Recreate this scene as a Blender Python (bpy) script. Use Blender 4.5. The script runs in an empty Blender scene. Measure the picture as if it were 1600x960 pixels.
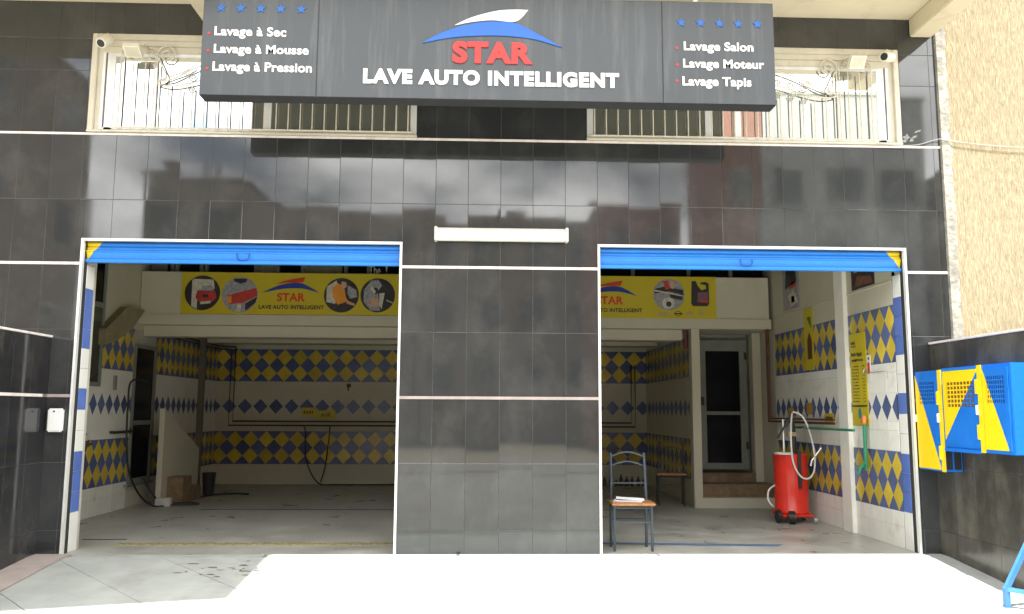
import bpy, bmesh, math, random
from mathutils import Vector, Matrix
rnd = random.Random(7)
S = bpy.context.scene
COL = S.collection
R = math.radians

# ------------------------------------------------------------------ camera
cam_data = bpy.data.cameras.new('camera')
cam = bpy.data.objects.new('camera', cam_data); COL.objects.link(cam)
yaw, pitch, roll, fpx = 0.0355, 0.12434, 0.00504, 1296.5
fwd = Vector((math.sin(yaw)*math.cos(pitch), math.cos(yaw)*math.cos(pitch), math.sin(pitch)))
rgt = Vector((math.cos(yaw), -math.sin(yaw), 0)); upv = rgt.cross(fwd)
r2 = rgt*math.cos(roll)+upv*math.sin(roll); u2 = -rgt*math.sin(roll)+upv*math.cos(roll)
M = Matrix((r2, u2, -fwd)).transposed().to_4x4(); M.translation = Vector((0, -7.703, 1.285))
cam.matrix_world = M
cam_data.sensor_width = 36; cam_data.lens = fpx/1600*36
cam_data.clip_end = 2000; cam_data.clip_start = 0.05
S.camera = cam

# ------------------------------------------------------------------ sun, sky, exposure
sun_dir = Vector((0.0, -0.25, 0.968)).normalized()          # towards the sun
sun_el = math.asin(sun_dir.z); sun_az = math.atan2(sun_dir.x, sun_dir.y)
w = bpy.data.worlds.new('World'); S.world = w; w.use_nodes = True
nt = w.node_tree; nt.nodes.clear()
def wn(t, **k):
    n = nt.nodes.new(t)
    for a, b in k.items(): setattr(n, a, b)
    return n
sky = wn('ShaderNodeTexSky', sky_type='NISHITA', sun_disc=False)
sky.sun_elevation = sun_el; sky.sun_rotation = sun_az
sky.dust_density = 2.0
tc = wn('ShaderNodeTexCoord')
mp = wn('ShaderNodeMapping'); mp.inputs['Scale'].default_value = (1.0, 1.0, 2.6); mp.inputs['Location'].default_value = (0.35, 0.1, 0.2)
nz = wn('ShaderNodeTexNoise'); nz.inputs['Scale'].default_value = 2.3; nz.inputs['Detail'].default_value = 9; nz.inputs['Roughness'].default_value = .55
nz2 = wn('ShaderNodeTexNoise'); nz2.inputs['Scale'].default_value = 4.6; nz2.inputs['Detail'].default_value = 7
cr = wn('ShaderNodeValToRGB'); cr.color_ramp.elements[0].position = .30; cr.color_ramp.elements[1].position = .46
cc = wn('ShaderNodeValToRGB'); cc.color_ramp.elements[0].position = .34; cc.color_ramp.elements[1].position = .60
cc.color_ramp.elements[0].color = (4.6, 4.9, 5.3, 1); cc.color_ramp.elements[1].color = (24.5, 24.3, 23.8, 1)
mx = wn('ShaderNodeMix', data_type='RGBA')
bg = wn('ShaderNodeBackground'); bg.inputs['Strength'].default_value = 0.092
out = wn('ShaderNodeOutputWorld')
L = nt.links.new
L(tc.outputs['Generated'], mp.inputs[0]); L(mp.outputs[0], nz.inputs[0]); L(mp.outputs[0], nz2.inputs[0])
L(nz.outputs[0], cr.inputs[0]); L(nz2.outputs[0], cc.inputs[0])
L(cr.outputs[0], mx.inputs[0]); L(sky.outputs[0], mx.inputs[6]); L(cc.outputs[0], mx.inputs[7])
L(mx.outputs[2], bg.inputs[0]); L(bg.outputs[0], out.inputs[0])
sd = bpy.data.lights.new('sun', 'SUN'); sd.energy = 5.0; sd.angle = R(.53); sd.color = (1, .985, .95)
so = bpy.data.objects.new('sun', sd); COL.objects.link(so)
so.rotation_euler = sun_dir.to_track_quat('Z', 'Y').to_euler(); so.location = (0, -10, 30)
S.view_settings.view_transform = 'Standard'; S.view_settings.look = 'None'
S.view_settings.gamma = 1; S.view_settings.exposure = 1.68
S.render.engine = 'CYCLES'
S.cycles.use_denoising = True
S.cycles.max_bounces = 10; S.cycles.diffuse_bounces = 6; S.cycles.glossy_bounces = 5
S.cycles.caustics_reflective = False; S.cycles.caustics_refractive = False

# ------------------------------------------------------------------ materials
MATS = {}
def mat(name, c, rough=.5, var=.12, scale=6., bump=0., metal=0., stretch=(1, 1, 1), dirt=None, rvar=.0, bscale=None, detail=6, ior=1.45, island=0.):
    if name in MATS: return MATS[name]
    m = bpy.data.materials.new(name); m.use_nodes = True; MATS[name] = m
    t = m.node_tree; b = t.nodes['Principled BSDF']; N = t.nodes.new; K = t.links.new
    g = N('ShaderNodeNewGeometry'); mpn = N('ShaderNodeMapping'); mpn.inputs['Scale'].default_value = stretch
    K(g.outputs['Position'], mpn.inputs[0])
    n = N('ShaderNodeTexNoise'); n.inputs['Scale'].default_value = scale; n.inputs['Detail'].default_value = detail
    n.inputs['Roughness'].default_value = .6
    K(mpn.outputs[0], n.inputs[0])
    rp = N('ShaderNodeValToRGB'); rp.color_ramp.elements[0].position = .3; rp.color_ramp.elements[1].position = .7
    lo = [x*(1-var) for x in c]; hi = [min(1, x*(1+var)) for x in c]
    rp.color_ramp.elements[0].color = (*lo, 1); rp.color_ramp.elements[1].color = (*hi, 1)
    K(n.outputs[0], rp.inputs[0]); last = rp.outputs[0]
    if island:
        oi = N('ShaderNodeObjectInfo'); mr = N('ShaderNodeMapRange')
        mr.inputs[3].default_value = 1-island; mr.inputs[4].default_value = 1+island
        K(oi.outputs['Random'], mr.inputs[0])
        vm = N('ShaderNodeVectorMath'); vm.operation = 'SCALE'
        K(last, vm.inputs[0]); K(mr.outputs[0], vm.inputs['Scale']); last = vm.outputs[0]
    if dirt:
        dc, lo_, hi_, dscale, dst = dirt
        m2 = N('ShaderNodeMapping'); m2.inputs['Scale'].default_value = dst; K(g.outputs['Position'], m2.inputs[0])
        n2 = N('ShaderNodeTexNoise'); n2.inputs['Scale'].default_value = dscale; n2.inputs['Detail'].default_value = 8
        n2.inputs['Roughness'].default_value = .65
        K(m2.outputs[0], n2.inputs[0])
        r2_ = N('ShaderNodeMapRange'); r2_.inputs[1].default_value = lo_; r2_.inputs[2].default_value = hi_
        K(n2.outputs[0], r2_.inputs[0])
        mxx = N('ShaderNodeMix'); mxx.data_type = 'RGBA'
        K(r2_.outputs[0], mxx.inputs[0]); K(last, mxx.inputs[6]); mxx.inputs[7].default_value = (*dc, 1); last = mxx.outputs[2]
    K(last, b.inputs['Base Color'])
    b.inputs['Roughness'].default_value = rough; b.inputs['Metallic'].default_value = metal; b.inputs['IOR'].default_value = ior
    if rvar:
        rr = N('ShaderNodeMapRange'); rr.inputs[1].default_value = .35; rr.inputs[2].default_value = .75
        rr.inputs[3].default_value = rough; rr.inputs[4].default_value = rough+rvar
        K(n.outputs[0], rr.inputs[0]); K(rr.outputs[0], b.inputs['Roughness'])
    if bump:
        bn = N('ShaderNodeBump'); bn.inputs['Strength'].default_value = min(1, bump*4); bn.inputs['Distance'].default_value = bump*.02
        n3 = N('ShaderNodeTexNoise'); n3.inputs['Scale'].default_value = bscale or scale*3; n3.inputs['Detail'].default_value = 6
        K(mpn.outputs[0], n3.inputs[0]); K(n3.outputs[0], bn.inputs['Height']); K(bn.outputs[0], b.inputs['Normal'])
    return m
def emit(name, c, s):
    m = mat(name, c); b = m.node_tree.nodes['Principled BSDF']
    b.inputs['Emission Color'].default_value = (*c, 1); b.inputs['Emission Strength'].default_value = s
    return m
def paint_split(name, ca, cb, fn):
    """two paints masked along straight lines: fn(nodes, links, X, Y, Z sockets) returns a 0/1 socket"""
    m = mat(name, ca, rough=.34, var=.08, scale=7, bump=.06, rvar=.2, bscale=25)
    t = m.node_tree; b = t.nodes['Principled BSDF']
    src = b.inputs['Base Color'].links[0].from_socket
    g = t.nodes.new('ShaderNodeNewGeometry'); sp = t.nodes.new('ShaderNodeSeparateXYZ')
    t.links.new(g.outputs['Position'], sp.inputs[0])
    f = fn(t, sp.outputs)
    mxx = t.nodes.new('ShaderNodeMix'); mxx.data_type = 'RGBA'
    t.links.new(f, mxx.inputs[0]); t.links.new(src, mxx.inputs[6]); mxx.inputs[7].default_value = (*cb, 1)
    t.links.new(mxx.outputs[2], b.inputs['Base Color'])
    return m
def halfplane(t, sp, a, b, c, ax='YZ'):
    """1 where a*u + b*z > c"""
    u = sp['XYZ'.index(ax[0])]; z = sp[2]
    def mth(op, x, y):
        n = t.nodes.new('ShaderNodeMath'); n.operation = op
        for i, v in enumerate((x, y)):
            if isinstance(v, (int, float)): n.inputs[i].default_value = v
            else: t.links.new(v, n.inputs[i])
        return n.outputs[0]
    return mth('GREATER_THAN', mth('ADD', mth('MULTIPLY', u, a), mth('MULTIPLY', z, b)), c)

black_tile = mat('black_tile', (.029, .032, .0335), rough=.03, var=.12, scale=2, rvar=.04, ior=1.68, island=.13,
                 dirt=((.080, .083, .080), .48, .95, 2.2, (1, 1, .8)))
side_tile = mat('side_tile', (.024, .025, .028), rough=.06, var=.25, scale=3, rvar=.1, ior=1.55, island=.15,
                dirt=((.10, .095, .085), .52, 1.0, 3, (1, 1, .6)))
side_tile_dusty = mat('side_tile_dusty', (.052, .049, .042), rough=.14, var=.25, scale=3, rvar=.15, ior=1.5, island=.15,
                dirt=((.17, .155, .12), .45, .95, 3.0, (1, 1, .6)))
grout = mat('grout', (.14, .14, .135), .9, var=.3, scale=14)
alu = mat('aluminium', (.78, .78, .76), .38, metal=.25, var=.05)
white_trim = mat('white_marble_trim', (.74, .69, .66), .35, var=.12, scale=9, dirt=((.55, .38, .34), .5, .8, 7, (1, 1, 1)))
dark_gap = mat('dark_channel', (.035, .034, .03), .7)
cream = mat('cream_paint', (.67, .60, .44), .8, var=.06, scale=2, bump=.1, bscale=60, dirt=((.45, .38, .27), .55, .85, 2.2, (1, 1, 1)))
window_cream = mat('window_cream', (.57, .54, .44), .55, var=.08, scale=5, dirt=((.42, .38, .28), .55, .8, 8, (1, 1, .5)))
grille_paint = mat('grille_paint', (.58, .54, .44), .5, var=.15, scale=20)
stucco = mat('stucco', (.33, .278, .178), .95, var=.26, scale=11, bump=1.1, bscale=17, stretch=(6.5, 6.5, .7), dirt=((.27, .215, .125), .52, .72, 9, (6, 6, .5)))
rough_plaster = mat('rough_plaster', (.27, .26, .225), .95, var=.3, scale=7, bump=.7, bscale=20, dirt=((.38, .36, .32), .54, .62, 4, (1, 1, 1)))
in_wall = mat('inner_cream_wall', (.55, .525, .41), .7, var=.05, scale=2, dirt=((.5, .45, .33), .55, .9, 2, (1, 1, .6)))
white_tile = mat('white_wall_tile', (.83, .825, .76), .22, var=.04, scale=3, island=.04, dirt=((.5, .46, .36), .55, .95, 4, (1, 1, 1)))
white_grout = mat('tile_grout', (.46, .44, .37), .9)
blue_tile = mat('blue_wall_tile', (.095, .13, .27), .22, var=.15, scale=5, island=.2)
yellow_tile = mat('yellow_wall_tile', (.60, .45, .055), .22, var=.15, scale=5, island=.15)
jamb_white = mat('jamb_white_tile', (.78, .78, .74), .25, var=.04)
jamb_blue = mat('jamb_blue_tile', (.10, .17, .48), .25, var=.08, island=.06)
concrete = mat('terrazzo_ground', (.395, .412, .385), .75, var=.12, scale=3.2, bump=.12, bscale=90, detail=9,
               dirt=((.28, .28, .25), .52, .8, 1.7, (1, 1, 1)), island=.03)
oil = mat('oil_stain', (.16, .155, .14), .7, var=.3, scale=12)
in_floor = mat("garage_floor_screed", (.38, .375, .335), .26, var=.2, scale=2.1, bump=.08, bscale=60, rvar=.35, dirt=((.265, .26, .225), .47, .75, 1.6, (1, .6, 1)))
pink = mat('pink_kerb', (.42, .36, .33), .8, var=.12, scale=8, bump=.1)
asphalt = mat('street_asphalt', (.27, .26, .235), .9, var=.2, scale=2, bump=.3, bscale=60)
steel_dk = mat('sign_edge', (.03, .032, .034), .35, var=.2)
sign_face = mat('sign_face', (.060, .068, .076), .3, var=.1, scale=1.4, rvar=.12, dirt=((.13, .138, .142), .5, .85, 4, (2.6, 1, .22)))
sign_white = mat('sign_white', (.84, .84, .83), .4, var=.04)
sign_red = mat('sign_red', (.52, .035, .03), .4, var=.08)
sign_blue = mat('sign_blue', (.02, .125, .48), .4, var=.08)
star_blue = mat('star_blue', (.02, .12, .42), .4, var=.08)
shutter_blue_ = mat('shutter_blue', (.013, .15, .60), .34, var=.08, scale=6, metal=0, dirt=((.10, .30, .66), .6, .9, 5, (1, 1, 8)))
cab_blue = (.012, .16, .60); cab_yel = (.88, .60, .012)
banner_yellow = mat('banner_yellow', (.58, .47, .02), .45, var=.05, scale=3)
glass_mirror = mat('mirrored_glass', (.74, .77, .75), .012, var=.02, metal=.92)
dark_glass = mat('dark_glass', (.008, .009, .013), .12, var=.1, ior=1.22)
green_glass = mat('green_glass', (.05, .055, .04), .08, var=.3, scale=4, ior=1.5)
frame_alu = mat('window_aluminium', (.74, .75, .73), .4, metal=.3, var=.08)
grey_frame = mat('grey_door_frame', (.21, .22, .195), .45, var=.1)
brown_stone = mat('brown_step_stone', (.20, .135, .075), .5, var=.35, scale=9)
wood = mat('wood_seat', (.34, .15, .055), .4, var=.3, scale=14, stretch=(1, 8, 1))
chair_metal = mat('chair_blue_grey_metal', (.05, .066, .083), .4, metal=.2, var=.08)
chair_dark = mat('chair_dark_metal', (.05, .05, .05), .5, metal=.3)
paper = mat('paper', (.8, .8, .8), .8, var=.04)
red_paint = mat('red_enamel', (.70, .035, .02), .25, var=.06, scale=4, dirt=((.4, .03, .02), .6, .9, 5, (1, 1, 1)))
black_pl = mat('black_plastic', (.025, .025, .025), .5)
rubber = mat('rubber_hose', (.018, .018, .018), .5)
hose_white = mat('clear_white_hose', (.66, .67, .62), .35, var=.08)
steel = mat('bright_steel', (.62, .62, .6), .3, metal=.8)
green_pipe = mat('green_pipe', (.03, .22, .11), .4, var=.15)
brown_pipe = mat('brown_pipe', (.115, .045, .03), .5, var=.2)
lamp_white = mat('lamp_white', (.60, .60, .54), .35, var=.05, dirt=((.6, .57, .45), .55, .9, 6, (1, 1, 1)))
lamp_tube = mat('lamp_cover', (.62, .62, .58), .25, var=.03)
pvc_white = mat('white_plastic', (.80, .81, .80), .4, var=.05)
cam_ivory = mat('ivory_plastic', (.76, .73, .62), .4, var=.05)
stand_blue = mat('stand_blue_paint', (.06, .21, .50), .4, var=.12, scale=12)
haz_yellow = mat('floor_hazard_yellow', (.26, .23, .11), .8, var=.4, scale=30)
floor_blue = mat('floor_blue_line', (.10, .16, .30), .7, var=.3, scale=12)
bottle_col = mat('bottle_brown', (.06, .035, .025), .4, var=.4)
skin = mat('print_skin', (.62, .36, .22), .5)
orange = mat('print_orange', (.78, .30, .03), .5)
print_red = mat('print_car_red', (.50, .05, .04), .45, var=.3)
print_dark = mat('print_dark', (.035, .03, .035), .45, var=.4)
print_grey = mat('print_grey', (.32, .32, .34), .45, var=.35, scale=25)
print_light = mat('print_light', (.58, .55, .46), .45, var=.25, scale=25)
print_blue = mat('print_blue', (.02, .05, .32), .45)
print_red2 = mat('print_logo_red', (.62, .06, .02), .45)
print_black = mat('print_black', (.02, .02, .03), .45)
print_green = mat('print_green', (.03, .12, .04), .45)
bld_dark = mat('far_plaster_brown', (.26, .21, .17), .9, var=.15, scale=.8)
bld_grey = mat('far_plaster_grey', (.40, .41, .39), .9, var=.12, scale=.6)
bld_red = mat('far_plaster_red', (.29, .145, .11), .9, var=.12, scale=.7)
bld_cream = mat('far_plaster_cream', (.45, .40, .31), .9, var=.12, scale=.6)
far_glass = mat('far_window_glass', (.09, .09, .085), .4)
soil = mat('ground_soil', (.24, .21, .16), .95, var=.2, scale=.5)

# ------------------------------------------------------------------ builders
W = {}
def props(o, label=None, cat=None, group=None, kind=None):
    if label: o['label'] = label
    if cat: o['category'] = cat
    if group: o['group'] = group
    if kind: o['kind'] = kind
    return o
def thing(name, loc, label, cat, group=None):
    o = bpy.data.objects.new(name, None); COL.objects.link(o); o.location = loc; o.empty_display_size = .1
    W[o.name] = Vector(loc)
    return props(o, label, cat, group)
def link(name, me, m, parent=None, loc=None, rot=None):
    """loc is the world place of the mesh's own origin"""
    o = bpy.data.objects.new(name, me); COL.objects.link(o)
    if m and not me.materials: me.materials.append(m)
    base = Vector((0, 0, 0))
    if parent is not None: o.parent = parent; base = W[parent.name]
    loc = Vector(loc) if loc is not None else base.copy()
    o.location = loc-base
    if rot: o.rotation_euler = rot
    W[o.name] = loc
    return o
class MB:
    def __init__(s): s.v = []; s.f = []; s.sm = []
    def add(s, vs, fs, smooth=False):
        k = len(s.v); s.v += [tuple(v) for v in vs]; s.f += [tuple(i+k for i in f) for f in fs]; s.sm += [smooth]*len(fs); return s
    def box(s, x0, x1, y0, y1, z0, z1, bev=0):
        x0, x1 = min(x0, x1), max(x0, x1); y0, y1 = min(y0, y1), max(y0, y1); z0, z1 = min(z0, z1), max(z0, z1)
        if not bev:
            return s.add([(x0,y0,z0),(x1,y0,z0),(x1,y1,z0),(x0,y1,z0),(x0,y0,z1),(x1,y0,z1),(x1,y1,z1),(x0,y1,z1)],
                         [(0,3,2,1),(4,5,6,7),(0,1,5,4),(1,2,6,5),(2,3,7,6),(3,0,4,7)])
        bm = bmesh.new(); bmesh.ops.create_cube(bm, size=1)
        for v in bm.verts:
            v.co = Vector(((x0+x1)/2+v.co.x*(x1-x0), (y0+y1)/2+v.co.y*(y1-y0), (z0+z1)/2+v.co.z*(z1-z0)))
        bmesh.ops.bevel(bm, geom=bm.edges[:], offset=bev, segments=2, affect='EDGES')
        bm.verts.index_update()
        s.add([v.co[:] for v in bm.verts], [[v.index for v in f.verts] for f in bm.faces]); bm.free(); return s
    def prism(s, poly, ax, a, b):
        """poly in the plane normal to axis ax: (u,v); for Y: (x,z); X: (y,z); Z: (x,y)"""
        def P(u, v, t): return {'Y': (u, t, v), 'X': (t, u, v), 'Z': (u, v, t)}[ax]
        n = len(poly); vs = [P(u, v, a) for u, v in poly]+[P(u, v, b) for u, v in poly]
        fs = [tuple(range(n))[::-1], tuple(range(n, 2*n))]+[(i, (i+1) % n, n+(i+1) % n, n+i) for i in range(n)]
        return s.add(vs, fs)
    def tube(s, pts, r, n=8, closed=False):
        pts = [Vector(p) for p in pts]; m = len(pts); rings = []
        up = Vector((0, 0, 1)); prev = None
        for i, p in enumerate(pts):
            a = pts[(i-1) % m] if (i > 0 or closed) else p; b = pts[(i+1) % m] if (i < m-1 or closed) else p
            t = (b-a).normalized() if (b-a).length > 1e-9 else Vector((0, 0, 1))
            if prev is None: x = t.orthogonal().normalized()
            else:
                x = prev-t*prev.dot(t)
                x = x.normalized() if x.length > 1e-6 else t.orthogonal().normalized()
            prev = x; y = t.cross(x)
            rr = r[i] if isinstance(r, (list, tuple)) else r
            rings.append([p+x*math.cos(2*math.pi*k/n)*rr+y*math.sin(2*math.pi*k/n)*rr for k in range(n)])
        vs = [v for g in rings for v in g]; fs = []
        for i in range(m if closed else m-1):
            j = (i+1) % m
            for k in range(n): fs.append((i*n+k, i*n+(k+1) % n, j*n+(k+1) % n, j*n+k))
        s.add(vs, fs, True)
        if not closed:
            s.f.append(tuple(len(s.v)-m*n+k for k in range(n))[::-1]); s.sm.append(False)
            s.f.append(tuple(len(s.v)-n+k for k in range(n))); s.sm.append(False)
        return s
    def lathe(s, cx, cy, prof, n=28, smooth=True):
        vs = []; fs = []
        for r, z in prof: vs += [(cx+r*math.cos(2*math.pi*k/n), cy+r*math.sin(2*math.pi*k/n), z) for k in range(n)]
        for i in range(len(prof)-1):
            for k in range(n): fs.append((i*n+k, i*n+(k+1) % n, (i+1)*n+(k+1) % n, (i+1)*n+k))
        fs.append(tuple(range(n))[::-1]); fs.append(tuple((len(prof)-1)*n+k for k in range(n)))
        return s.add(vs, fs, smooth)
    def disc(s, x, z, rx, rz, y0, y1, n=28):
        return s.prism([(x+rx*math.cos(2*math.pi*k/n), z+rz*math.sin(2*math.pi*k/n)) for k in range(n)], 'Y', y0, y1)
    def mesh(s, name, origin=(0, 0, 0)):
        me = bpy.data.meshes.new(name); o = origin
        me.from_pydata([(x-o[0], y-o[1], z-o[2]) for x, y, z in s.v], [], s.f)
        bm = bmesh.new(); bm.from_mesh(me); bmesh.ops.recalc_face_normals(bm, faces=bm.faces[:]); bm.to_mesh(me); bm.free()
        if any(s.sm):
            me.polygons.foreach_set('use_smooth', s.sm)
            try: me.set_sharp_from_angle(angle=R(40))
            except Exception: pass
        me.update(); return me
    def build(s, name, m, parent=None, **kw):
        if parent is not None: org = W[parent.name]
        else:
            xs, ys, zs = zip(*s.v); org = Vector(((min(xs)+max(xs))/2, (min(ys)+max(ys))/2, min(zs)))
        o = link(name, s.mesh(name, org), m, parent, org)
        if kw: props(o, **kw)
        return o
def spline(pts, k=8, closed=False):
    P = [Vector(p) for p in pts]; n = len(P); o = []
    for i in range(n if closed else n-1):
        if closed: p0, p1, p2, p3 = P[(i-1) % n], P[i], P[(i+1) % n], P[(i+2) % n]
        else: p0, p1, p2, p3 = P[max(i-1, 0)], P[i], P[i+1], P[min(i+2, n-1)]
        for j in range(k):
            t = j/k
            o.append(.5*((2*p1)+(-p0+p2)*t+(2*p0-5*p1+4*p2-p3)*t*t+(-p0+3*p1-3*p2+p3)*t**3))
    if not closed: o.append(P[-1])
    return o

# tiles -------------------------------------------------------------
TM = {}
ROT = {'-Y': 0, '+X': math.pi/2, '-X': -math.pi/2}
def tile_mesh(poly, th, m, ch=.0015):
    """poly (u,z) about its centre, front face at local y=0 facing -Y, back at y=th; chamfered rim"""
    key = (tuple((round(a, 3), round(b, 3)) for a, b in poly), th, m.name)
    if key in TM: return TM[key]
    n = len(poly); cx = sum(p[0] for p in poly)/n; cz = sum(p[1] for p in poly)/n
    def ins(p, d):
        v = Vector((p[0]-cx, p[1]-cz)); l = v.length
        return (cx+v.x*(1-d/l), cz+v.y*(1-d/l))
    vs = [(*[ins(p, ch*1.6)[0]], 0, ins(p, ch*1.6)[1]) for p in poly]+[(p[0], ch, p[1]) for p in poly]+[(p[0], th, p[1]) for p in poly]
    fs = [tuple(range(n))]+[(i, (i+1) % n, n+(i+1) % n, n+i) for i in range(n)]+[(n+i, n+(i+1) % n, 2*n+(i+1) % n, 2*n+i) for i in range(n)]
    b = MB(); b.add(vs, fs); me = b.mesh('tile'); me.materials.append(m); TM[key] = me
    return me
def place_tile(poly, facing, plane, m, parent, th=.008, jit=0., name='tile'):
    us = [p[0] for p in poly]; zs = [p[1] for p in poly]; cu = (min(us)+max(us))/2; cz = (min(zs)+max(zs))/2
    loc = {'-Y': (cu, plane, cz), '+X': (plane, cu, cz), '-X': (plane, cu, cz)}[facing]
    sgn = -1 if facing == '-X' else 1
    pl = [((u-cu)*sgn, z-cz) for u, z in poly]
    rz = ROT[facing]
    o = link(name, tile_mesh(pl, th, m), None, parent, loc, (rnd.uniform(-jit, jit), 0, rz+rnd.uniform(-jit, jit)))
    return o
def subtract(rects, hole):
    out = []
    a0, a1, b0, b1 = hole
    for u0, u1, z0, z1 in rects:
        if u1 <= a0+1e-4 or u0 >= a1-1e-4 or z1 <= b0+1e-4 or z0 >= b1-1e-4: out.append((u0, u1, z0, z1)); continue
        if u0 < a0: out.append((u0, a0, z0, z1))
        if u1 > a1: out.append((a1, u1, z0, z1))
        m0, m1 = max(u0, a0), min(u1, a1)
        if z0 < b0: out.append((m0, m1, z0, b0))
        if z1 > b1: out.append((m0, m1, b1, z1))
    return out
def tile_grid(us, zs, holes, facing, plane, m, parent, gap=.003, jit=0., th=.008):
    n = 0
    for i in range(len(us)-1):
        for j in range(len(zs)-1):
            rs = [(us[i]+gap/2, us[i+1]-gap/2, zs[j]+gap/2, zs[j+1]-gap/2)]
            for h in holes: rs = subtract(rs, h)
            for u0, u1, z0, z1 in rs:
                if u1-u0 < .012 or z1-z0 < .012: continue
                place_tile([(u0, z0), (u1, z0), (u1, z1), (u0, z1)], facing, plane, m, parent, th, jit); n += 1
    return n
def clip(poly, u0, u1, z0, z1):
    def cut(p, f, g):
        o = []
        for i in range(len(p)):
            a, b = p[i-1], p[i]; fa, fb = f(a), f(b)
            if (fa >= 0) != (fb >= 0): t = fa/(fa-fb); o.append((a[0]+(b[0]-a[0])*t, a[1]+(b[1]-a[1])*t))
            if fb >= 0: o.append(b)
        return o
    for f in (lambda q: q[0]-u0, lambda q: u1-q[0], lambda q: q[1]-z0, lambda q: z1-q[1]):
        if not poly: return []
        poly = cut(poly, f, None)
    return poly
def area(p): return abs(sum(p[i-1][0]*p[i][1]-p[i][0]*p[i-1][1] for i in range(len(p))))/2
def diamond(cu, cz, h, u0, u1, z0, z1, hu=None):
    hu = hu or h
    return clip([(cu-hu, cz), (cu, cz-h), (cu+hu, cz), (cu, cz+h)], u0, u1, z0, z1)
PI_ = .283
def band(u0, u1, z0, facing, plane, parent, phase, pu=PI_, z_h=.566):
    """two rows of yellow diamonds between rows of blue ones"""
    h = PI_/2-.0022; hu = pu/2-.0018; k0 = int((u0-phase)/pu)-2; k1 = int((u1-phase)/pu)+3
    for k in range(k0, k1):
        for (cu, cz, m) in ((phase+k*pu, z0+PI_/2, yellow_tile), (phase+k*pu, z0+1.5*PI_, yellow_tile),
                            (phase+(k+.5)*pu, z0, blue_tile), (phase+(k+.5)*pu, z0+PI_, blue_tile), (phase+(k+.5)*pu, z0+2*PI_, blue_tile)):
            p = diamond(cu, cz, h, u0, u1, z0, z0+z_h, hu)
            if len(p) >= 3 and area(p) > .002: place_tile(p, facing, plane, m, parent)
def row(u0, u1, zc, facing, plane, parent, phase, pu=PI_):
    k0 = int((u0-phase)/pu)-2; k1 = int((u1-phase)/pu)+3
    for k in range(k0, k1):
        p = diamond(phase+k*pu, zc, .130, u0, u1, zc-.2, zc+.2, pu*.455)
        if len(p) >= 3 and area(p) > .002: place_tile(p, facing, plane, blue_tile, parent)

# text --------------------------------------------------------------
def text_mesh(body, box, facing, plane, m, parent, name='lettering', depth=.003, bold=.0, shear=0., sp=1., split=False):
    u0, u1, z0, z1 = box
    cu = bpy.data.curves.new('t', 'FONT'); cu.body = body; cu.extrude = .01; cu.offset = bold; cu.shear = shear
    cu.resolution_u = 4; cu.space_character = sp
    o = bpy.data.objects.new('t', cu); COL.objects.link(o)
    dg = bpy.context.evaluated_depsgraph_get(); me = bpy.data.meshes.new_from_object(o.evaluated_get(dg))
    bpy.data.objects.remove(o); bpy.data.curves.remove(cu)
    xs = [v.co.x for v in me.vertices]; ys = [v.co.y for v in me.vertices]
    a0, a1, b0, b1 = min(xs), max(xs), min(ys), max(ys)
    org = W[parent.name]
    for v in me.vertices:
        s = (v.co.x-a0)/(a1-a0); t = (v.co.y-b0)/(b1-b0); d = plane+(depth if v.co.z < 0 else 0)*0
        u = u0+(u1-u0)*s; z = z0+(z1-z0)*t; w_ = (v.co.z+.01)/.02*depth
        if facing == '-Y': p = Vector((u, plane-w_, z))
        elif facing == '-X': p = Vector((plane-w_, u1-(u1-u0)*s, z))
        else: p = Vector((plane+w_, u, z))
        v.co = p-org
    me.name = name; me.materials.clear()
    if not split:
        o = link(name, me, m, parent); o['kind'] = 'stuff'; return o
    bm = bmesh.new(); bm.from_mesh(me); bmesh.ops.remove_doubles(bm, verts=bm.verts[:], dist=2e-5)
    seen = set(); bm.verts.ensure_lookup_table()
    for v in bm.verts:
        if v in seen: continue
        comp = []; st_ = [v]; seen.add(v)
        while st_:
            q = st_.pop(); comp.append(q)
            for e in q.link_edges:
                t_ = e.other_vert(q)
                if t_ not in seen: seen.add(t_); st_.append(t_)
        idx = {q: i for i, q in enumerate(comp)}; fs = {f for q in comp for f in q.link_faces}
        mm = bpy.data.meshes.new('letter'); mm.from_pydata([q.co[:] for q in comp], [], [[idx[q] for q in f.verts] for f in fs]); mm.update()
        link('letter', mm, m, parent)
    bm.free(); bpy.data.meshes.remove(me)
def star_poly(cx, cz, r, rot=0):
    return [(cx+(r if k % 2 == 0 else r*.42)*math.sin(math.pi*k/5+rot), cz+(r if k % 2 == 0 else r*.42)*math.cos(math.pi*k/5+rot)) for k in range(10)]

# ================================================================== SETTING
# ground: soil to the horizon, street, ramp in front, garage floor
g = MB(); g.add([(-600, -600, -.42), (600, -600, -.42), (600, 600, -.42), (-600, 600, -.42)], [(0, 1, 2, 3)])
g.build('ground', soil, kind='structure')
g = MB(); g.box(-60, 60, -14, -3.203, -.44, -.297); g.build('road', asphalt, kind='structure')
g = MB(); g.box(-60, 60, -18.5, -14.002, -.44, -.27); g.build('pavement', mat('far_pavement', (.25, .24, .215), .9), kind='structure')
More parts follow.
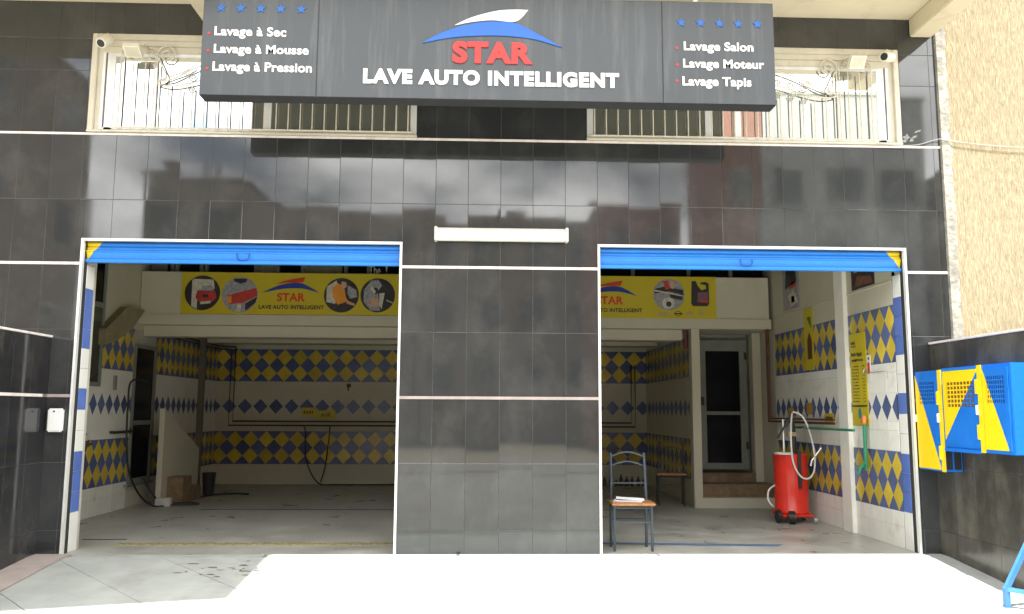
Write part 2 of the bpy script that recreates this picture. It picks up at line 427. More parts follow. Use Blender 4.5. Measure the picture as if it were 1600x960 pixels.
# ramp core (joints show it) with slabs
def ramp_z(y): return 0 if y > -.12 else -(-.12-y)*.092
g = MB()
g.add([(-3.93, 0, -.012), (4.24, 0, -.012), (4.24, -.12, -.012), (-3.93, -.12, -.012), (4.24, -3.2, -.012-3.08*.092), (-3.93, -3.2, -.012-3.08*.092)],
      [(0, 1, 2, 3), (3, 2, 4, 5)])
fc = g.build('forecourt', mat('joint_dark', (.13, .15, .16), .9), kind='structure')
def slab(poly):
    poly = [p for p in poly]
    if len(poly) < 3 or area(poly) < .004: return
    cx = sum(p[0] for p in poly)/len(poly); cy = sum(p[1] for p in poly)/len(poly)
    # inset each vertex 3 mm toward the middle for the joint
    q = [(cx+(x-cx)*(1-.016/max(.05, math.hypot(x-cx, y-cy))), cy+(y-cy)*(1-.016/max(.05, math.hypot(x-cx, y-cy)))) for x, y in poly]
    b = MB(); n = len(q)
    b.add([(x, y, ramp_z(y)) for x, y in q]+[(x, y, ramp_z(y)-.02) for x, y in q],
          [tuple(range(n))]+[(i, (i+1) % n, n+(i+1) % n, n+i) for i in range(n)])
    b.build('slab', concrete, fc)
# threshold strip
for x0, x1 in ((-3.60, -1.9), (-1.9, -.2), (-.2, 1.6), (1.6, 4.24)):
    slab([(x0, -.118), (x1, -.118), (x1, -.001), (x0, -.001)])
d = Vector((1.46, -1.44)).normalized()      # the diagonal joints run out and to the right
nrm = Vector((-d.y, d.x)); starts = [-5.6, -4.62, -3.72, -2.80, -1.55, -.3, .95, 2.2, 3.45, 4.7, 6.0]
for a, b in zip(starts, starts[1:]):
    p = [(a, -.12), (b, -.12), (b+3.2, -.12-3.2*1.44/1.46), (a+3.2, -.12-3.2*1.44/1.46)]
    p = clip(p, -3.62, 4.24, -3.2, -.122)
    slab(p)
# pink kerb strip along the left wall
b = MB(); b.add([(-3.93, -.0, .006), (-3.625, -.0, .006), (-3.625, -.12, .006), (-3.625, -3.2, -.277), (-3.93, -3.2, -.277), (-3.93, -.12, .006)], [(0, 1, 2, 3, 4, 5)])
b.add([(-3.625, 0, .006), (-3.625, 0, -.03), (-3.625, -.12, -.03), (-3.625, -.12, .006), (-3.625, -3.2, -.277), (-3.625, -3.2, -.32)], [(0, 1, 2, 3), (3, 2, 5, 4)])
b.build('kerb_strip', pink, kind='structure')
# oily stains near the left bay: thin irregular film
def blob(cx, cy, rx, ry, n=14):
    return [(cx+math.cos(2*math.pi*k/n)*rx*rnd.uniform(.5, 1.1), cy+math.sin(2*math.pi*k/n)*ry*rnd.uniform(.5, 1.1)) for k in range(n)]
st = MB()
for _ in range(34):
    cx, cy = rnd.gauss(-2.02, .24), rnd.gauss(-.52, .10)
    p = blob(cx, cy, rnd.uniform(.012, .06), rnd.uniform(.006, .02), 9)
    st.add([(x, y, ramp_z(y)+.0035) for x, y in p], [tuple(range(9))])
st.build('oil_stain', oil, fc, kind='stuff')
# garage floor
fl = MB(); fl.box(-4.66, 4.1, 0.0, 7.12, -.1, 0.0)
floor = fl.build('floor', in_floor, kind='structure')
b = MB(); b.box(-3.46, -.83, .50, .60, 0, .004); b.box(-3.46, -.83, .50, .515, .004, .012); b.box(-3.46, -.83, .585, .60, .004, .012)
for i in range(52): b.box(-3.455+i*.05, -3.437+i*.05, .515, .585, .003, .009)
b.build('drain_grate', haz_yellow, floor)
b = MB(); b.add([(1.1, .56, .004), (2.86, .42, .004), (2.96, .52, .004), (1.1, .66, .004)], [(0, 1, 2, 3)]); b.build('floor_line', floor_blue, floor)
b = MB(); b.box(-3.6, 2.0, 3.33, 3.38, 0, .004); b.build('floor_line', mat('floor_dark_line', (.07, .08, .13), .7), floor)
b = MB(); b.box(-3.93, -3.5, .85, .875, 0, .004); b.build('floor_joint', black_pl, floor)

# ================================================================== GARAGE BUILDING
G = thing('garage_building', (0, 0, 0), 'black tiled two-bay car wash garage with blue shutters rolled up under a wide sign', 'building')
XA, XB, XC, XD = -3.72, -.764, 1.086, 4.05
ZT, T1, T2, T3 = 2.844, 3.867, 2.618, 1.40
WL = (-3.74, -.65, 3.885, 4.83); WR = (.99, 4.07, 3.885, 4.83)
c = MB()
Y0, Y1 = .0028, .2
c.box(-9, XA, Y0, Y1, -.3, T1); c.box(XB, XC, Y0, Y1, 0, ZT); c.box(XD, 4.45, Y0, Y1, -.1, T1)
c.box(XA, XD, Y0, Y1, ZT, T1)
c.box(-9, WL[0], Y0, Y1, T1, 5.17); c.box(WL[1], WR[0], Y0, Y1, T1, 5.17); c.box(WR[1], 4.45, Y0, Y1, T1, 5.17)
c.box(WL[0], WL[1], Y0, Y1, WL[3], 5.17); c.box(WR[0], WR[1], Y0, Y1, WR[3], 5.17)
fw_ = c.build('facade_wall', grout, G)
def lines(c0, p, lo, hi):
    a = [c0]
    while a[0]-p > lo: a.insert(0, a[0]-p)
    while a[-1]+p < hi: a.append(a[-1]+p)
    return a
xs = lines(XB, .30, -5.9, XB)
xs = xs+[XB+(XC-XB)/6*k for k in range(1, 7)]+[XC+.30*k for k in range(1, 12)]+[4.45]
xs = [x for x in xs if x < 4.46]
zs = [-.1, .21, .805, T3, 2.005, T2, 3.225, T1]
doors = [(XA, XB, -.2, ZT), (XC, XD, -.2, ZT)]
tr = [(-9, 9, t-.012, t+.012) for t in (T2,)]+[(-9, 9, T3-.014, T3+.014)]+[(-9, 9, T1-.02, T1+.001)]
tile_grid(xs, zs, doors+tr, '-Y', 0, black_tile, fw_, jit=R(.22))
tile_grid(xs, [T1, 4.48, 4.80, 5.17], [WL, WR], '-Y', 0, black_tile, fw_, jit=R(.22))
# light trims across the facade
def trim(x0, x1, z, h, name='trim_strip', m=white_trim, y=-.008):
    b = MB(); b.box(x0, x1, y, .0027, z-h/2, z+h/2, .002); return b.build(name, m, fw_)
trim(-9, 4.45, T1-.009, .022)
for x0, x1 in ((-9, XA-.004), (XB, XC), (XD+.004, 4.45)): trim(x0, x1, T2, .026)
for x0, x1 in ((-9, XA-.004), (XB, XC)): trim(x0, x1, T3, .028, m=mat('pinkish_trim', (.38, .32, .31), .4, var=.15, scale=9))
for x0, x1 in ((XA, XB), (XC, XD)):
    b = MB(); b.box(x0-.004, x0+.018, -.012, .03, 0, ZT+.010); b.box(x1-.018, x1+.004, -.012, .03, 0, ZT+.010)
    b.box(x0+.018, x1-.018, -.012, .03, ZT-.012, ZT+.010); b.build('door_trim', alu, fw_)
# shutter channels and striped jamb tiles
for x, sg, f in ((XA, 1, '+X'), (XD, -1, '-X')):
    b = MB(); b.box(x+sg*.018, x+sg*.003, .03, .09, 0, ZT-.02); b.build('shutter_channel', dark_gap, fw_)
    pl = x+sg*.02
    b = MB(); b.box(x, pl-sg*.006, .091, .30, 0, ZT); b.build('jamb', white_grout, fw_)
    seg = [(0, .35, 0), (.35, .535, 1), (.535, .715, 1), (.715, .895, 1), (.895, 1.085, 0), (1.085, 1.275, 0), (1.275, 1.47, 1), (1.47, 1.655, 0), (1.655, 1.84, 0),
           (1.84, 2.025, 1), (2.025, 2.21, 1), (2.21, 2.40, 1), (2.40, 2.62, 0)]
    for z0, z1, bl in seg:
        place_tile([(.095, z0+.002), (.245, z0+.002), (.245, z1-.002), (.095, z1-.002)], f, pl, jamb_blue if bl else jamb_white, fw_)
for x, sg in ((XB, -1), (XC, 1)):
    b = MB(); b.box(x+sg*.003, x, .03, .2, 0, ZT-.02); b.build('shutter_channel', dark_gap, fw_)
# soffit, beams and the storey above
soffit = MB(); soffit.box(-9, 4.43, -1.345, Y0, 5.17, 5.42); soffit.build('soffit_slab', cream, G)
for x0, x1, y0 in ((4.21, 4.43, -1.345), (-2.72, -2.50, -1.345)):
    b = MB(); b.box(x0, x1, y0, -.001, 4.985, 5.17, .01); b.build('soffit_beam', cream, G)
up = MB(); up.box(-9, 4.43, -1.345, .2, 5.42, 11.5); up.build('upper_storey', stucco, G)
bl = MB(); bl.prism([(-9, -1.345), (-9, -4.75), (-1.86, -3.42), (-1.86, -1.345)], 'Z', 8.2, 8.4); bl.prism([(-9, -4.65), (-9, -4.75), (-1.86, -3.42), (-1.86, -3.32)], 'Z', 8.4, 9.3); bl.build('balcony', cream, G)  # unseen slab with upstand, added and shaped to cast the left forecourt shadow

# windows ------------------------------------------------------------
def window(x0, x1, mull, side):
    z0, z1 = 3.885, 4.83
    f = MB()
    o = -1 if side == 'l' else 1
    xo = x0 if side == 'l' else x1; xi = x1 if side == 'l' else x0
    # outer cream surround with stepped shutter box
    f.box(xo, xo-o*.055, -.03, .1, z0, z1+.012, .006); f.box(xo-o*.055, xo-o*.10, .0, .1, z0, z1-.05)
    f.box(min(xo-o*.055, xi), max(xo-o*.055, xi), -.03, .1, z1-.05, z1+.012, .006)
    f.box(min(xo-o*.10, xi), max(xo-o*.10, xi), -.02, .1, z1-.105, z1-.05, .005)
    f.box(min(xo-o*.10, xi), max(xo-o*.10, xi), -.008, .1, z1-.17, z1-.105, .005)
    fr = f.build('window', window_cream, G)
    s = MB(); s.box(xo-o*.10, xo-o*.125, -.004, .09, z0+.02, z1-.17); s.box(xo-o*.14, xo-o*.215, .004, .09, z0+.02, z1-.17)
    s.box(min(xo-o*.215, xi), max(xo-o*.215, xi), .004, .09, z1-.20, z1-.17)
    s.box(xi, xi+o*.06, .002, .09, z0+.02, z1-.17)
    for mxx in mull: s.box(mxx-.035, mxx+.035, .003, .09, z0+.04, z1-.20)
    s.box(min(xo-o*.10, xi), max(xo-o*.10, xi), .004, .09, z0+.02, z0+.04)
    s.build('frame', frame_alu, fr)
    edges = [xo-o*.215]+sorted(mull, reverse=(side == 'r'))+[xi+o*.06]
    for a, b_ in zip(edges, edges[1:]):
        p = MB(); p.box(min(a, b_), max(a, b_), .016, .022, z0+.04, z1-.2)
        me = p.build('pane', glass_mirror, fr)
    s = MB(); s.box(x0-.005, x1+.005, -.03, .1, z0-.012, z0+.008, .003); s.build('sill', window_cream, fr)
    return fr
window(WL[0], WL[1], [-2.07], 'l')
window(WR[0], WR[1], [2.18, 2.46], 'r')
# wrought grilles
def spiral(cx, cz, r, a0, turns, n=30, dirn=1, r1=.25):
    return [(cx+math.cos(a0+dirn*turns*2*math.pi*t/n)*(r*(1-(1-r1)*t/n)), -.03, cz+math.sin(a0+dirn*turns*2*math.pi*t/n)*(r*(1-(1-r1)*t/n))) for t in range(n+1)]
def grille(side):
    o = thing('window_grille', (-2.1 if side == 'l' else 2.5, -.03, 3.9),
              'cream scrolled iron grille over the window '+('at the left end, beside the left camera' if side == 'l' else 'at the right end, beside the right camera'), 'window grille', 'iron grilles over the upper windows')
    mir = -1 if side == 'l' else 1
    cx0 = (WR[0]+WR[1])/2 if side == 'r' else -(WL[0]+WL[1])/2
    def X(x): return mir*x if side == 'l' else x
    off = 0 if side == 'r' else -.33     # the same design mirrored
    def px(x): return X(x+off)
    r = .0062
    xs_ = [1.06+.1135*k for k in range(25)]
    for x in xs_:
        if x < 3.27: zt = 4.30+.16*(1-math.cos((x-1.0)/2.3*math.pi*2))/2*0+max(0, (3.3-x))*.09 if x > 2.3 else 4.42
        elif x < 3.44: zt = 4.36
        else: zt = 4.60
        b = MB(); b.tube([(px(x), -.03, 3.9), (px(x), -.03, zt)], r, 6); b.build('bar', grille_paint, o)
    for dz in (0, .15):
        pts = spline([(px(1.05), -.03, 4.46+dz), (px(1.9), -.03, 4.56+dz), (px(2.5), -.03, 4.53+dz), (px(2.85), -.03, 4.45+dz), (px(3.1), -.03, 4.37+dz*.9), (px(3.3), -.03, 4.33+dz*.45), (px(3.44), -.03, 4.35+dz*.2)], 6)
        b = MB(); b.tube(pts, .007, 6); b.build('rail', grille_paint, o)
    for x in [2.62+.13*k for k in range(5)]:
        for dz, rr in ((.07, .045), (-.05, .038)):
            b = MB(); b.tube([(px(p[0]), -.03, p[2]) for p in spiral(x, 4.515-(x-2.5)*.2+dz, rr, math.pi, 1.5, 22)], .005, 5); b.build('scroll', grille_paint, o)
    b = MB(); b.tube([(px(p[0]), -.03, p[2]) for p in spiral(3.36, 4.64, .095, 0, 1.85, 44, 1, .12)]+[], .0075, 6); b.build('scroll', grille_paint, o)
    b = MB(); b.tube(spline([(px(3.44), -.03, 4.36), (px(3.36), -.03, 4.42), (px(3.39), -.03, 4.5), (px(3.455), -.03, 4.64)], 6), .0075, 6); b.build('scroll', grille_paint, o)
    b = MB(); b.tube(spline([(px(3.1), -.03, 4.53), (px(3.2), -.03, 4.47), (px(3.3), -.03, 4.43), (px(3.4), -.03, 4.38)], 6), .006, 6); b.build('scroll', grille_paint, o)
    b = MB(); b.tube([(px(p[0]), -.03, p[2]) for p in spiral(3.52, 4.665, .05, math.pi, 1.4, 26, -1, .2)]+[], .0065, 6); b.build('scroll', grille_paint, o)
    b = MB(); b.tube([(px(p[0]), -.03, p[2]) for p in spiral(3.74, 4.665, .05, 0, 1.4, 26, 1, .2)]+[], .0065, 6); b.build('scroll', grille_paint, o)
    b = MB(); b.tube([(px(3.47), -.03, 3.9), (px(3.47), -.03, 4.665)], r, 6); b.build('bar', grille_paint, o)
    b = MB(); b.tube([(px(3.79), -.03, 3.9), (px(3.79), -.03, 4.665)], r, 6); b.build('bar', grille_paint, o)
    b = MB(); b.tube([(px(1.02), -.03, 3.915), (px(3.86), -.03, 3.915)], .008, 6); b.build('rail', grille_paint, o)
grille('l'); grille('r')

# plaster smears left on the tiles right of the window
st = MB()
for cx, cz, rx, rz in ((4.13, 3.95, .04, .035), (4.17, 3.93, .035, .02), (4.20, 3.96, .04, .012), (4.24, 4.02, .045, .01), (4.10, 3.92, .03, .02)):
    st.add([(cx+math.cos(a*.45)*rx*rnd.uniform(.5, 1.1), -.002, cz+math.sin(a*.45)*rz*rnd.uniform(.5, 1.2)+(.3*math.cos(a*.45)*rx if rz < .015 else 0)) for a in range(14)], [tuple(range(14))])
st.build('plaster_smear', mat('smear_grey', (.26, .26, .25), .9, var=.4, scale=40), fw_, kind='stuff')
# rolled shutters -----------------------------------------------------
def shutter(x0, x1, side):
    a, c0 = (1, 0)
    if side == 'l':   # yellow where x - x0 < 0.36*(z-2.64)/.2
        fn = lambda t, sp: halfplane(t, sp, -1, .78, -(x0+.02)+.78*2.655, 'XZ')
    else:
        fn = lambda t, sp: halfplane(t, sp, 1, .85, (x1-.19)+.85*2.84, 'XZ')
    if side == 'r': fn = lambda t, sp: halfplane(t, sp, 1, -.8, (x1-.19)-.8*2.84, 'XZ') if 0 else halfplane(t, sp, 1, .8, (x1-.02)+.8*2.66, 'XZ')
    m = paint_split('shutter_paint_'+side, (.025, .22, .70), (.78, .58, .02), fn)
    sh = thing('roller_shutter', ((x0+x1)/2, .08, 2.64), ('blue steel roller shutter rolled up over the left bay, yellow left corner' if side == 'l' else 'blue steel roller shutter rolled up over the right bay, yellow right corner'), 'roller shutter', 'rolled-up bay shutters')
    xa, xb = x0+.022, x1-.022
    def sl(prof): b = MB(); b.prism(prof, 'X', xa, xb); return b.build('slat', m, sh)
    # curved slats (y, z)
    for zt in (2.835, 2.79):
        n = 7; pr = [(.075-.012*math.sin(math.pi*k/n), zt-.043*k/n) for k in range(n+1)]
        sl(pr+[(.085, zt-.043), (.085, zt)])
    b = MB(); b.prism([(.05, 2.738), (.046, 2.746), (.05, 2.752), (.09, 2.752), (.09, 2.738)], 'X', xa, xb); b.build('rib', m, sh)
    # bottom bar leaning out at the foot of the curtain, lip below
    b = MB(); b.prism([(.055, 2.737), (.074, 2.668), (.10, 2.668), (.10, 2.737)], 'X', xa, xb); b.build('bottom_bar', m, sh)
    b = MB(); b.prism([(.045, 2.660), (.045, 2.666), (.10, 2.667), (.10, 2.638), (.052, 2.638)], 'X', xa, xb); b.build('lip', m, sh)
    hx = -2.25 if side == 'l' else 2.52
    b = MB(); b.tube(spline([(hx-.055, .045, 2.735), (hx-.055, .04, 2.70), (hx-.035, .036, 2.672), (hx+.035, .036, 2.672), (hx+.055, .04, 2.70), (hx+.055, .045, 2.735)], 5), .005, 6); b.build('handle', mat('handle_dark_blue', (.01, .07, .28), .4), sh)
shutter(XA, XB, 'l'); shutter(XC, XD, 'r')

# ------------------------------------------------------------------ interior
LW, RW, BW = -4.64, 4.03, 7.08
iw = MB()
iw.box(-4.9, LW-.006, .2, BW+.2, 0, 5.17)
lw = iw.build('left_inner_wall', white_grout, G)
iw = MB(); iw.box(RW+.006, 4.45, .2, BW+.2, 0, 5.17); rw = iw.build('right_inner_wall', white_grout, G)
iw = MB(); iw.box(LW-.006, RW+.006, BW+.006, BW+.2, 0, 5.17); bw = iw.build('back_inner_wall', in_wall, G)
iw = MB(); iw.box(-4.9, 4.45, .2, BW+.2, 5.18, 5.4); iw.build('ceiling_slab', in_wall, G)
iw = MB(); iw.box(-9, XA-.03, .2, .3, 0, 5.17); iw.build('front_return_wall', in_wall, G)
# mezzanine
mz = MB(); mz.box(LW, 4.0, 3.60, BW, 2.42, 2.56, .004); mez = mz.build('mezzanine_floor', in_wall, G)
mz = MB(); mz.box(LW, 3.98, 3.62, 3.72, 2.56, 3.145, .004); mz.build('mezzanine_parapet', in_wall, G)
mz = MB(); mz.box(LW, 2.80, 3.80, 4.05, 2.275, 2.42, .004); mz.build('mezzanine_beam', in_wall, G)
mz = MB(); mz.box(LW, 2.9, 4.5, 4.7, 2.36, 2.42); mz.box(LW, 2.9, 5.9, 6.1, 2.36, 2.42); mz.build('mezzanine_rib', in_wall, G)
# office glazing above the parapet
gl = MB(); gl.box(-4.62, 4.0, 3.90, 3.93, 2.56, 5.1); og = gl.build('office_glazing', dark_glass, G)
for x in (-4.35, -4.28, -3.95, -3.88, -3.2, -2.9, -2.55, -1.95, -1.63, -1.1, .3, 1.5, 2.1, 2.9, 3.5):
    gf = MB(); gf.box(x, x+.05, 3.86, 3.90, 2.57, 5.1); gf.build('glazing_bar', grey_frame, og)
gf = MB(); gf.box(-4.62, -4.40, 3.87, 3.90, 2.57, 5.1); gf.build('glazing_panel', grey_frame, og)
for x0, x1 in ((-3.15, -2.9), (-2.5, -1.98)):
    gf = MB(); gf.box(x0, x1, 3.885, 3.899, 3.0, 4.4); gf.build('curtain', mat('office_curtain', (.22, .22, .16), .9, var=.3, scale=9, stretch=(6, 1, .2)), og)
# reflection of lettering in the office glass, built as white letters
text_mesh('The', (-1.597, -1.44, 3.16, 3.30), '-Y', 3.855, sign_white, og)
text_mesh('!', (-1.365, -1.345, 3.16, 3.30), '-Y', 3.855, sign_white, og)

def wall_tiles(u0, u1, z0, z1, facing, plane, parent, m=white_tile, s=.20):
    us = [u0]
    while us[-1]+s < u1-.02: us.append(us[-1]+s)
    us.append(u1); zz = [z0]
    while zz[-1]+s < z1-.04: zz.append(zz[-1]+s)
    zz.append(z1)
    tile_grid(us, zz, [], facing, plane, m, parent, gap=.002, th=.007)
LB, MR, UB = .345, 1.34, 1.775
# right wall, bays split by the pilaster
for u0, u1 in ((.26, 1.27), (1.50, 3.58)):
    wall_tiles(u0, u1, 0, LB, '-X', RW, rw)
    band(u0, u1, LB, '-X', RW, rw, .54, .203)
    wall_tiles(u0, u1, LB+.566, 1.20, '-X', RW, rw, s=.2)
    b = MB(); b.box(RW, RW+.006, u0, u1, 1.20, 1.48); b.build('tile_field', white_tile, rw)
    row(u0, u1, MR, '-X', RW-.0025, rw, .48 if u0 < 1 else 1.925, .210 if u0 < 1 else .2)
    wall_tiles(u0, u1, 1.48, UB, '-X', RW, rw, s=.2)
    band(u0, u1, UB, '-X', RW, rw, .54, .203)
b = MB(); b.box(RW, RW+.006, .26, 3.6, UB+.567, 2.57); b.build('upper_plaster', in_wall, rw)
b = MB(); b.box(RW-.006, RW+.006, .26, 3.6, 2.57, 2.585); b.build('ledge', in_wall, rw)
b = MB(); b.box(RW+.001, RW+.006, .26, 3.6, 2.585, 5.17); b.build('upper_plaster', in_wall, rw)
b = MB(); b.box(3.985, RW+.006, 1.27, 1.50, 0, 5.17, .004); b.build('pilaster', mat('pilaster_tile', (.84, .83, .76), .3, var=.05), G)
b = MB(); b.box(RW, RW+.006, 3.6, 4.6, 0, 2.42); b.build('recess_plaster', in_wall, rw)
# left wall: to the door, then beyond the stair
L1 = [(.30, 3.52), (4.28, BW)]
for u0, u1 in L1:
    wall_tiles(u0, u1, 0, LB, '+X', LW, lw, s=.2 if u0 < 1 else .6)
    band(u0, u1, LB, '+X', LW, lw, 2.228, .217)
    b = MB(); b.box(LW-.006, LW, u0, u1, LB+.567, 1.20); b.box(LW-.006, LW-.0, u0, u1, 1.20, UB-.002); b.build('tile_field', white_tile, lw)
    row(u0, u1, MR, '+X', LW+.0025, lw, 2.228, .217)
    band(u0, u1, UB, '+X', LW, lw, 2.228, .217)
for q in ((.26, 3.6, UB+.567, 5.17), (3.6, BW, UB+.567, 2.42), (3.52, 4.28, 0, .30)):
    b = MB(); b.box(LW-.006, LW, *q); b.build('upper_plaster', in_wall, lw)
# back wall
band(LW, 2.93, LB, '-Y', BW, bw, -4.558, .2695)
row(LW, 2.93, MR, '-Y', BW, bw, -4.415, .2695)
band(LW, 2.93, UB, '-Y', BW, bw, -4.558, .2695)
# partition on the right of the back room
pw = MB(); pw.box(2.93, 3.02, 3.75, BW, 0, 2.42); pwo = pw.build('partition_wall', in_wall, G)
for z0 in (LB, UB):
    b = MB(); b.box(2.922, 2.93, 3.8, BW-.002, z0, z0+.566)
    b.build('tile_band_ground', yellow_tile, pwo)
k = 0
for z0 in (LB, UB):
    for i in range(12):
        for cz, on in ((z0, 1), (z0+PI_, 1), (z0+2*PI_, 1)):
            p = diamond(3.95+i*PI_, cz, .13, 3.8, BW-.01, z0+.002, z0+.564)
            if len(p) > 2 and area(p) > .002: place_tile([(u, z) for u, z in p], '-X', 2.9185, blue_tile, pwo, th=.003)
for i in range(11):
    place_tile(diamond(3.95+i*PI_, MR, .128, 3.8, BW, 1.1, 1.6), '-X', 2.9245, blue_tile, pwo, th=.004)
# recess by the right: kerb, posts, steps, door
b = MB(); b.box(2.88, RW, 3.56, 3.72, 0, .135, .004); b.build('recess_kerb', in_wall, G)
b = MB(); b.box(2.87, 2.985, 3.58, 3.75, .0, 2.42, .004); b.build('recess_post', in_wall, G)
b = MB(); b.box(3.90, 4.02, 4.15, 4.32, .30, 2.42, .004); b.build('recess_post', in_wall, G)
b = MB(); b.box(2.99, RW, 3.73, 4.14, 0, .30, .004); b.build('step', brown_stone, G)
b = MB(); b.box(3.10, 3.90, 4.14, 4.28, .0, .42, .004); b.build('step', brown_stone, G)
b = MB(); b.box(3.02, RW, 4.52, 4.6, .0, 2.42); b.build('recess_back_wall', mat('pale_green_paint', (.30, .33, .28), .7), G)
def door(name, parent, m=grey_frame):
    pass
dr = MB(); x0, x1, z0, z1, y = 3.16, 3.88, .46, 2.33, 4.36
dr.box(x0, x0+.11, y, y+.05, z0, z1); dr.box(x1-.11, x1, y, y+.05, z0, z1); dr.box(x0+.11, x1-.11, y, y+.05, z1-.16, z1); dr.box(x0+.11, x1-.11, y, y+.05, z0, z0+.09); dr.box(x0+.11, x1-.11, y, y+.05, 1.24, 1.29)
do = dr.build('door', grey_frame, G)
b = MB(); b.box(x0+.11, x1-.11, y+.02, y+.03, z0+.09, 1.24); b.build('pane', dark_glass, do)
b = MB(); b.box(x0+.11, x1-.11, y+.02, y+.03, 1.29, z1-.16); b.build('pane', dark_glass, do)
b = MB(); b.box(x1-.04, x1-.005, y-.02, y, 2.05, 2.15); b.box(x1-.04, x1-.005, y-.02, y, .75, .85); b.build('hinge', black_pl, do)
b = MB(); b.box(x0+.03, x0+.07, y-.04, y, 1.38, 1.5); b.build('handle', black_pl, do)
b = MB(); b.box(3.02, 3.09, 4.34, 4.52, .42, 2.42); b.build('door_jamb', dark_gap, G)
# left glazed door in the left wall
dl = MB(); X = LW
dl.box(X-.02, X+.025, 3.53, 3.57, .30, 2.15); dl.box(X-.02, X+.025, 4.19, 4.27, .30, 2.15); dl.box(X-.02, X+.025, 3.57, 4.19, 2.10, 2.15); dl.box(X-.02, X+.025, 3.57, 4.19, .30, .37); dl.box(X-.02, X+.025, 3.57, 4.19, 1.07, 1.13)
do = dl.build('door', grey_frame, G)
b = MB(); b.box(X-.01, X+.008, 3.57, 4.19, .37, 1.07); b.build('pane', dark_glass, do)
b = MB(); b.box(X-.01, X+.008, 3.57, 4.19, 1.13, 2.10); b.build('pane', dark_glass, do)
b = MB(); b.box(X, X+.05, 3.45, 4.3, .27, .30); b.build('threshold', grey_frame, do)
# window in the left wall
wl = MB(); wl.box(X, X+.03, 1.55, 1.60, 1.55, 3.1); wl.box(X, X+.03, 2.50, 2.55, 1.55, 3.1); wl.box(X, X+.03, 1.60, 2.50, 1.55, 1.60); wl.box(X, X+.03, 1.60, 2.5, 2.50, 2.56); wl.box(X, X+.03, 1.6, 2.5, 3.05, 3.1)
wo = wl.build('window', grey_frame, G)
b = MB(); b.box(X, X+.012, 1.6, 2.5, 1.6, 2.5); b.build('pane', green_glass, wo)
b = MB(); b.box(X, X+.012, 1.6, 2.5, 2.56, 3.05); b.build('pane', dark_glass, wo)
# stair: sloping slab to the mezzanine, side wall, lower steps
b = MB(); b.prism([(3.55, 2.60), (3.0, 2.58), (2.45, 2.25), (2.45, 2.05), (2.80, 2.14), (3.2, 2.32)], 'X', X+.002, X+.10); b.build('stair_stringer', mat('stair_stringer_stone', (.26, .22, .13), .5, var=.2), G)
b = MB(); b.prism([(3.80, 0), (5.25, 0), (5.25, .70), (5.14, .74), (3.80, 1.29)], 'X', -4.36, -4.29); b.build('stair_side_wall', in_wall, G)
b = MB(); b.box(-4.285, -4.07, 4.0, 4.35, 0, .36, .006); b.build('step', brown_stone, G)
b = MB(); b.box(-4.285, -4.07, 4.352, 4.75, 0, .20, .006); b.build('step', brown_stone, G)
b = MB(); b.box(-4.36, -4.28, 5.26, 5.34, 0, 2.42); b.build('dark_post', mat('dark_post_paint', (.12, .11, .08), .6), G)
# pipes on the building's inside
def pipe(pts, r, m, parent=G, name='pipe'):
    b = MB(); b.tube(pts, r, 8); return b.build(name, m, parent)
for dz in (0, .07):
    pipe([(-4.40+dz, 7.03, 2.33+dz*.6), (-4.40+dz, 7.03, 1.01+dz), (2.72-dz, 7.03, 1.01+dz), (2.72-dz, 7.03, 2.1)], .013, mat('dark_pipe', (.035, .025, .02), .5))
    pipe([(-4.40+dz, 7.03, 2.33+dz*.6), (-4.55, 6.9, 2.33+dz*.6), (-4.55, 4.2, 2.33+dz*.5)], .013, MATS['dark_pipe'])
pipe([(3.93, 3.62, 2.42), (3.93, 3.62, 1.16), (3.97, 1.6, 1.16)], .016, brown_pipe)
pipe([(3.93, 3.56, 2.42), (3.93, 3.56, 1.20), (3.97, 1.6, 1.20)], .013, brown_pipe)
pipe([(2.84, 3.75, 2.42), (2.84, 3.75, 2.15)], .03, brown_pipe)

# green water pipe with valve on the right wall
GP = thing('water_pipe', (3.99, .85, .65), 'green water pipe with a tap running along the right bay wall', 'pipe')
pipe([(3.86, 2.55, 1.10), (3.86, .86, 1.10)], .014, green_pipe, GP)
pipe([(3.97, .86, 1.16), (3.97, .86, .70)], .020, green_pipe, GP)
b = MB(); b.tube([(3.97, .86, .78), (3.90, .84, .72), (3.88, .84, .66)], .016, 8); b.build('tap', green_pipe, GP)
b = MB(); b.tube([(3.93, .76, .73), (3.93, 1.02, .73)], .008, 6); b.build('valve_handle', green_pipe, GP)
b = MB(); b.box(3.95, 3.985, .84, .88, 1.17, 1.25, .004); b.build('pipe_label', mat('label_orange', (.75, .25, .08), .5), GP)

# ================================================================== SIDE WALLS
def side_wall(name, x, facing, label, m):
    sg = 1 if facing == '+X' else -1
    o = thing(name, (x, -1.4, 0), label, 'wall')
    b = MB(); b.box(x-sg*.2, x-sg*.006, -2.9, -.001, -.5, 1.925); core = b.build('wall_core', grout, o)
    ys = [-2.9]+[-.3*k for k in range(9, 0, -1)]+[-.001]
    zz = [-.45, .21, .805, 1.40, 1.925]
    tile_grid(ys, zz, [(-9, 1, 1.386, 1.414)] if facing == '+X' else [], facing, x, m, core, jit=R(.15))
    b = MB(); b.box(x-sg*.2, x+sg*.012, -2.9, -.001, 1.927, 1.947, .003); b.build('coping', white_trim, o)
    if facing == '+X':
        b = MB(); b.box(x-.004, x+.008, -2.9, -.10, 1.387, 1.413, .002); b.build('trim_strip', white_trim, o)
    return o
side_wall('boundary_wall', -3.93, '+X', 'low black tiled wall with pale coping left of the left bay', side_tile)
side_wall('boundary_wall', 4.235, '-X', 'low dusty black tiled wall under the stucco, carrying the blue and yellow cabinets', side_tile_dusty)
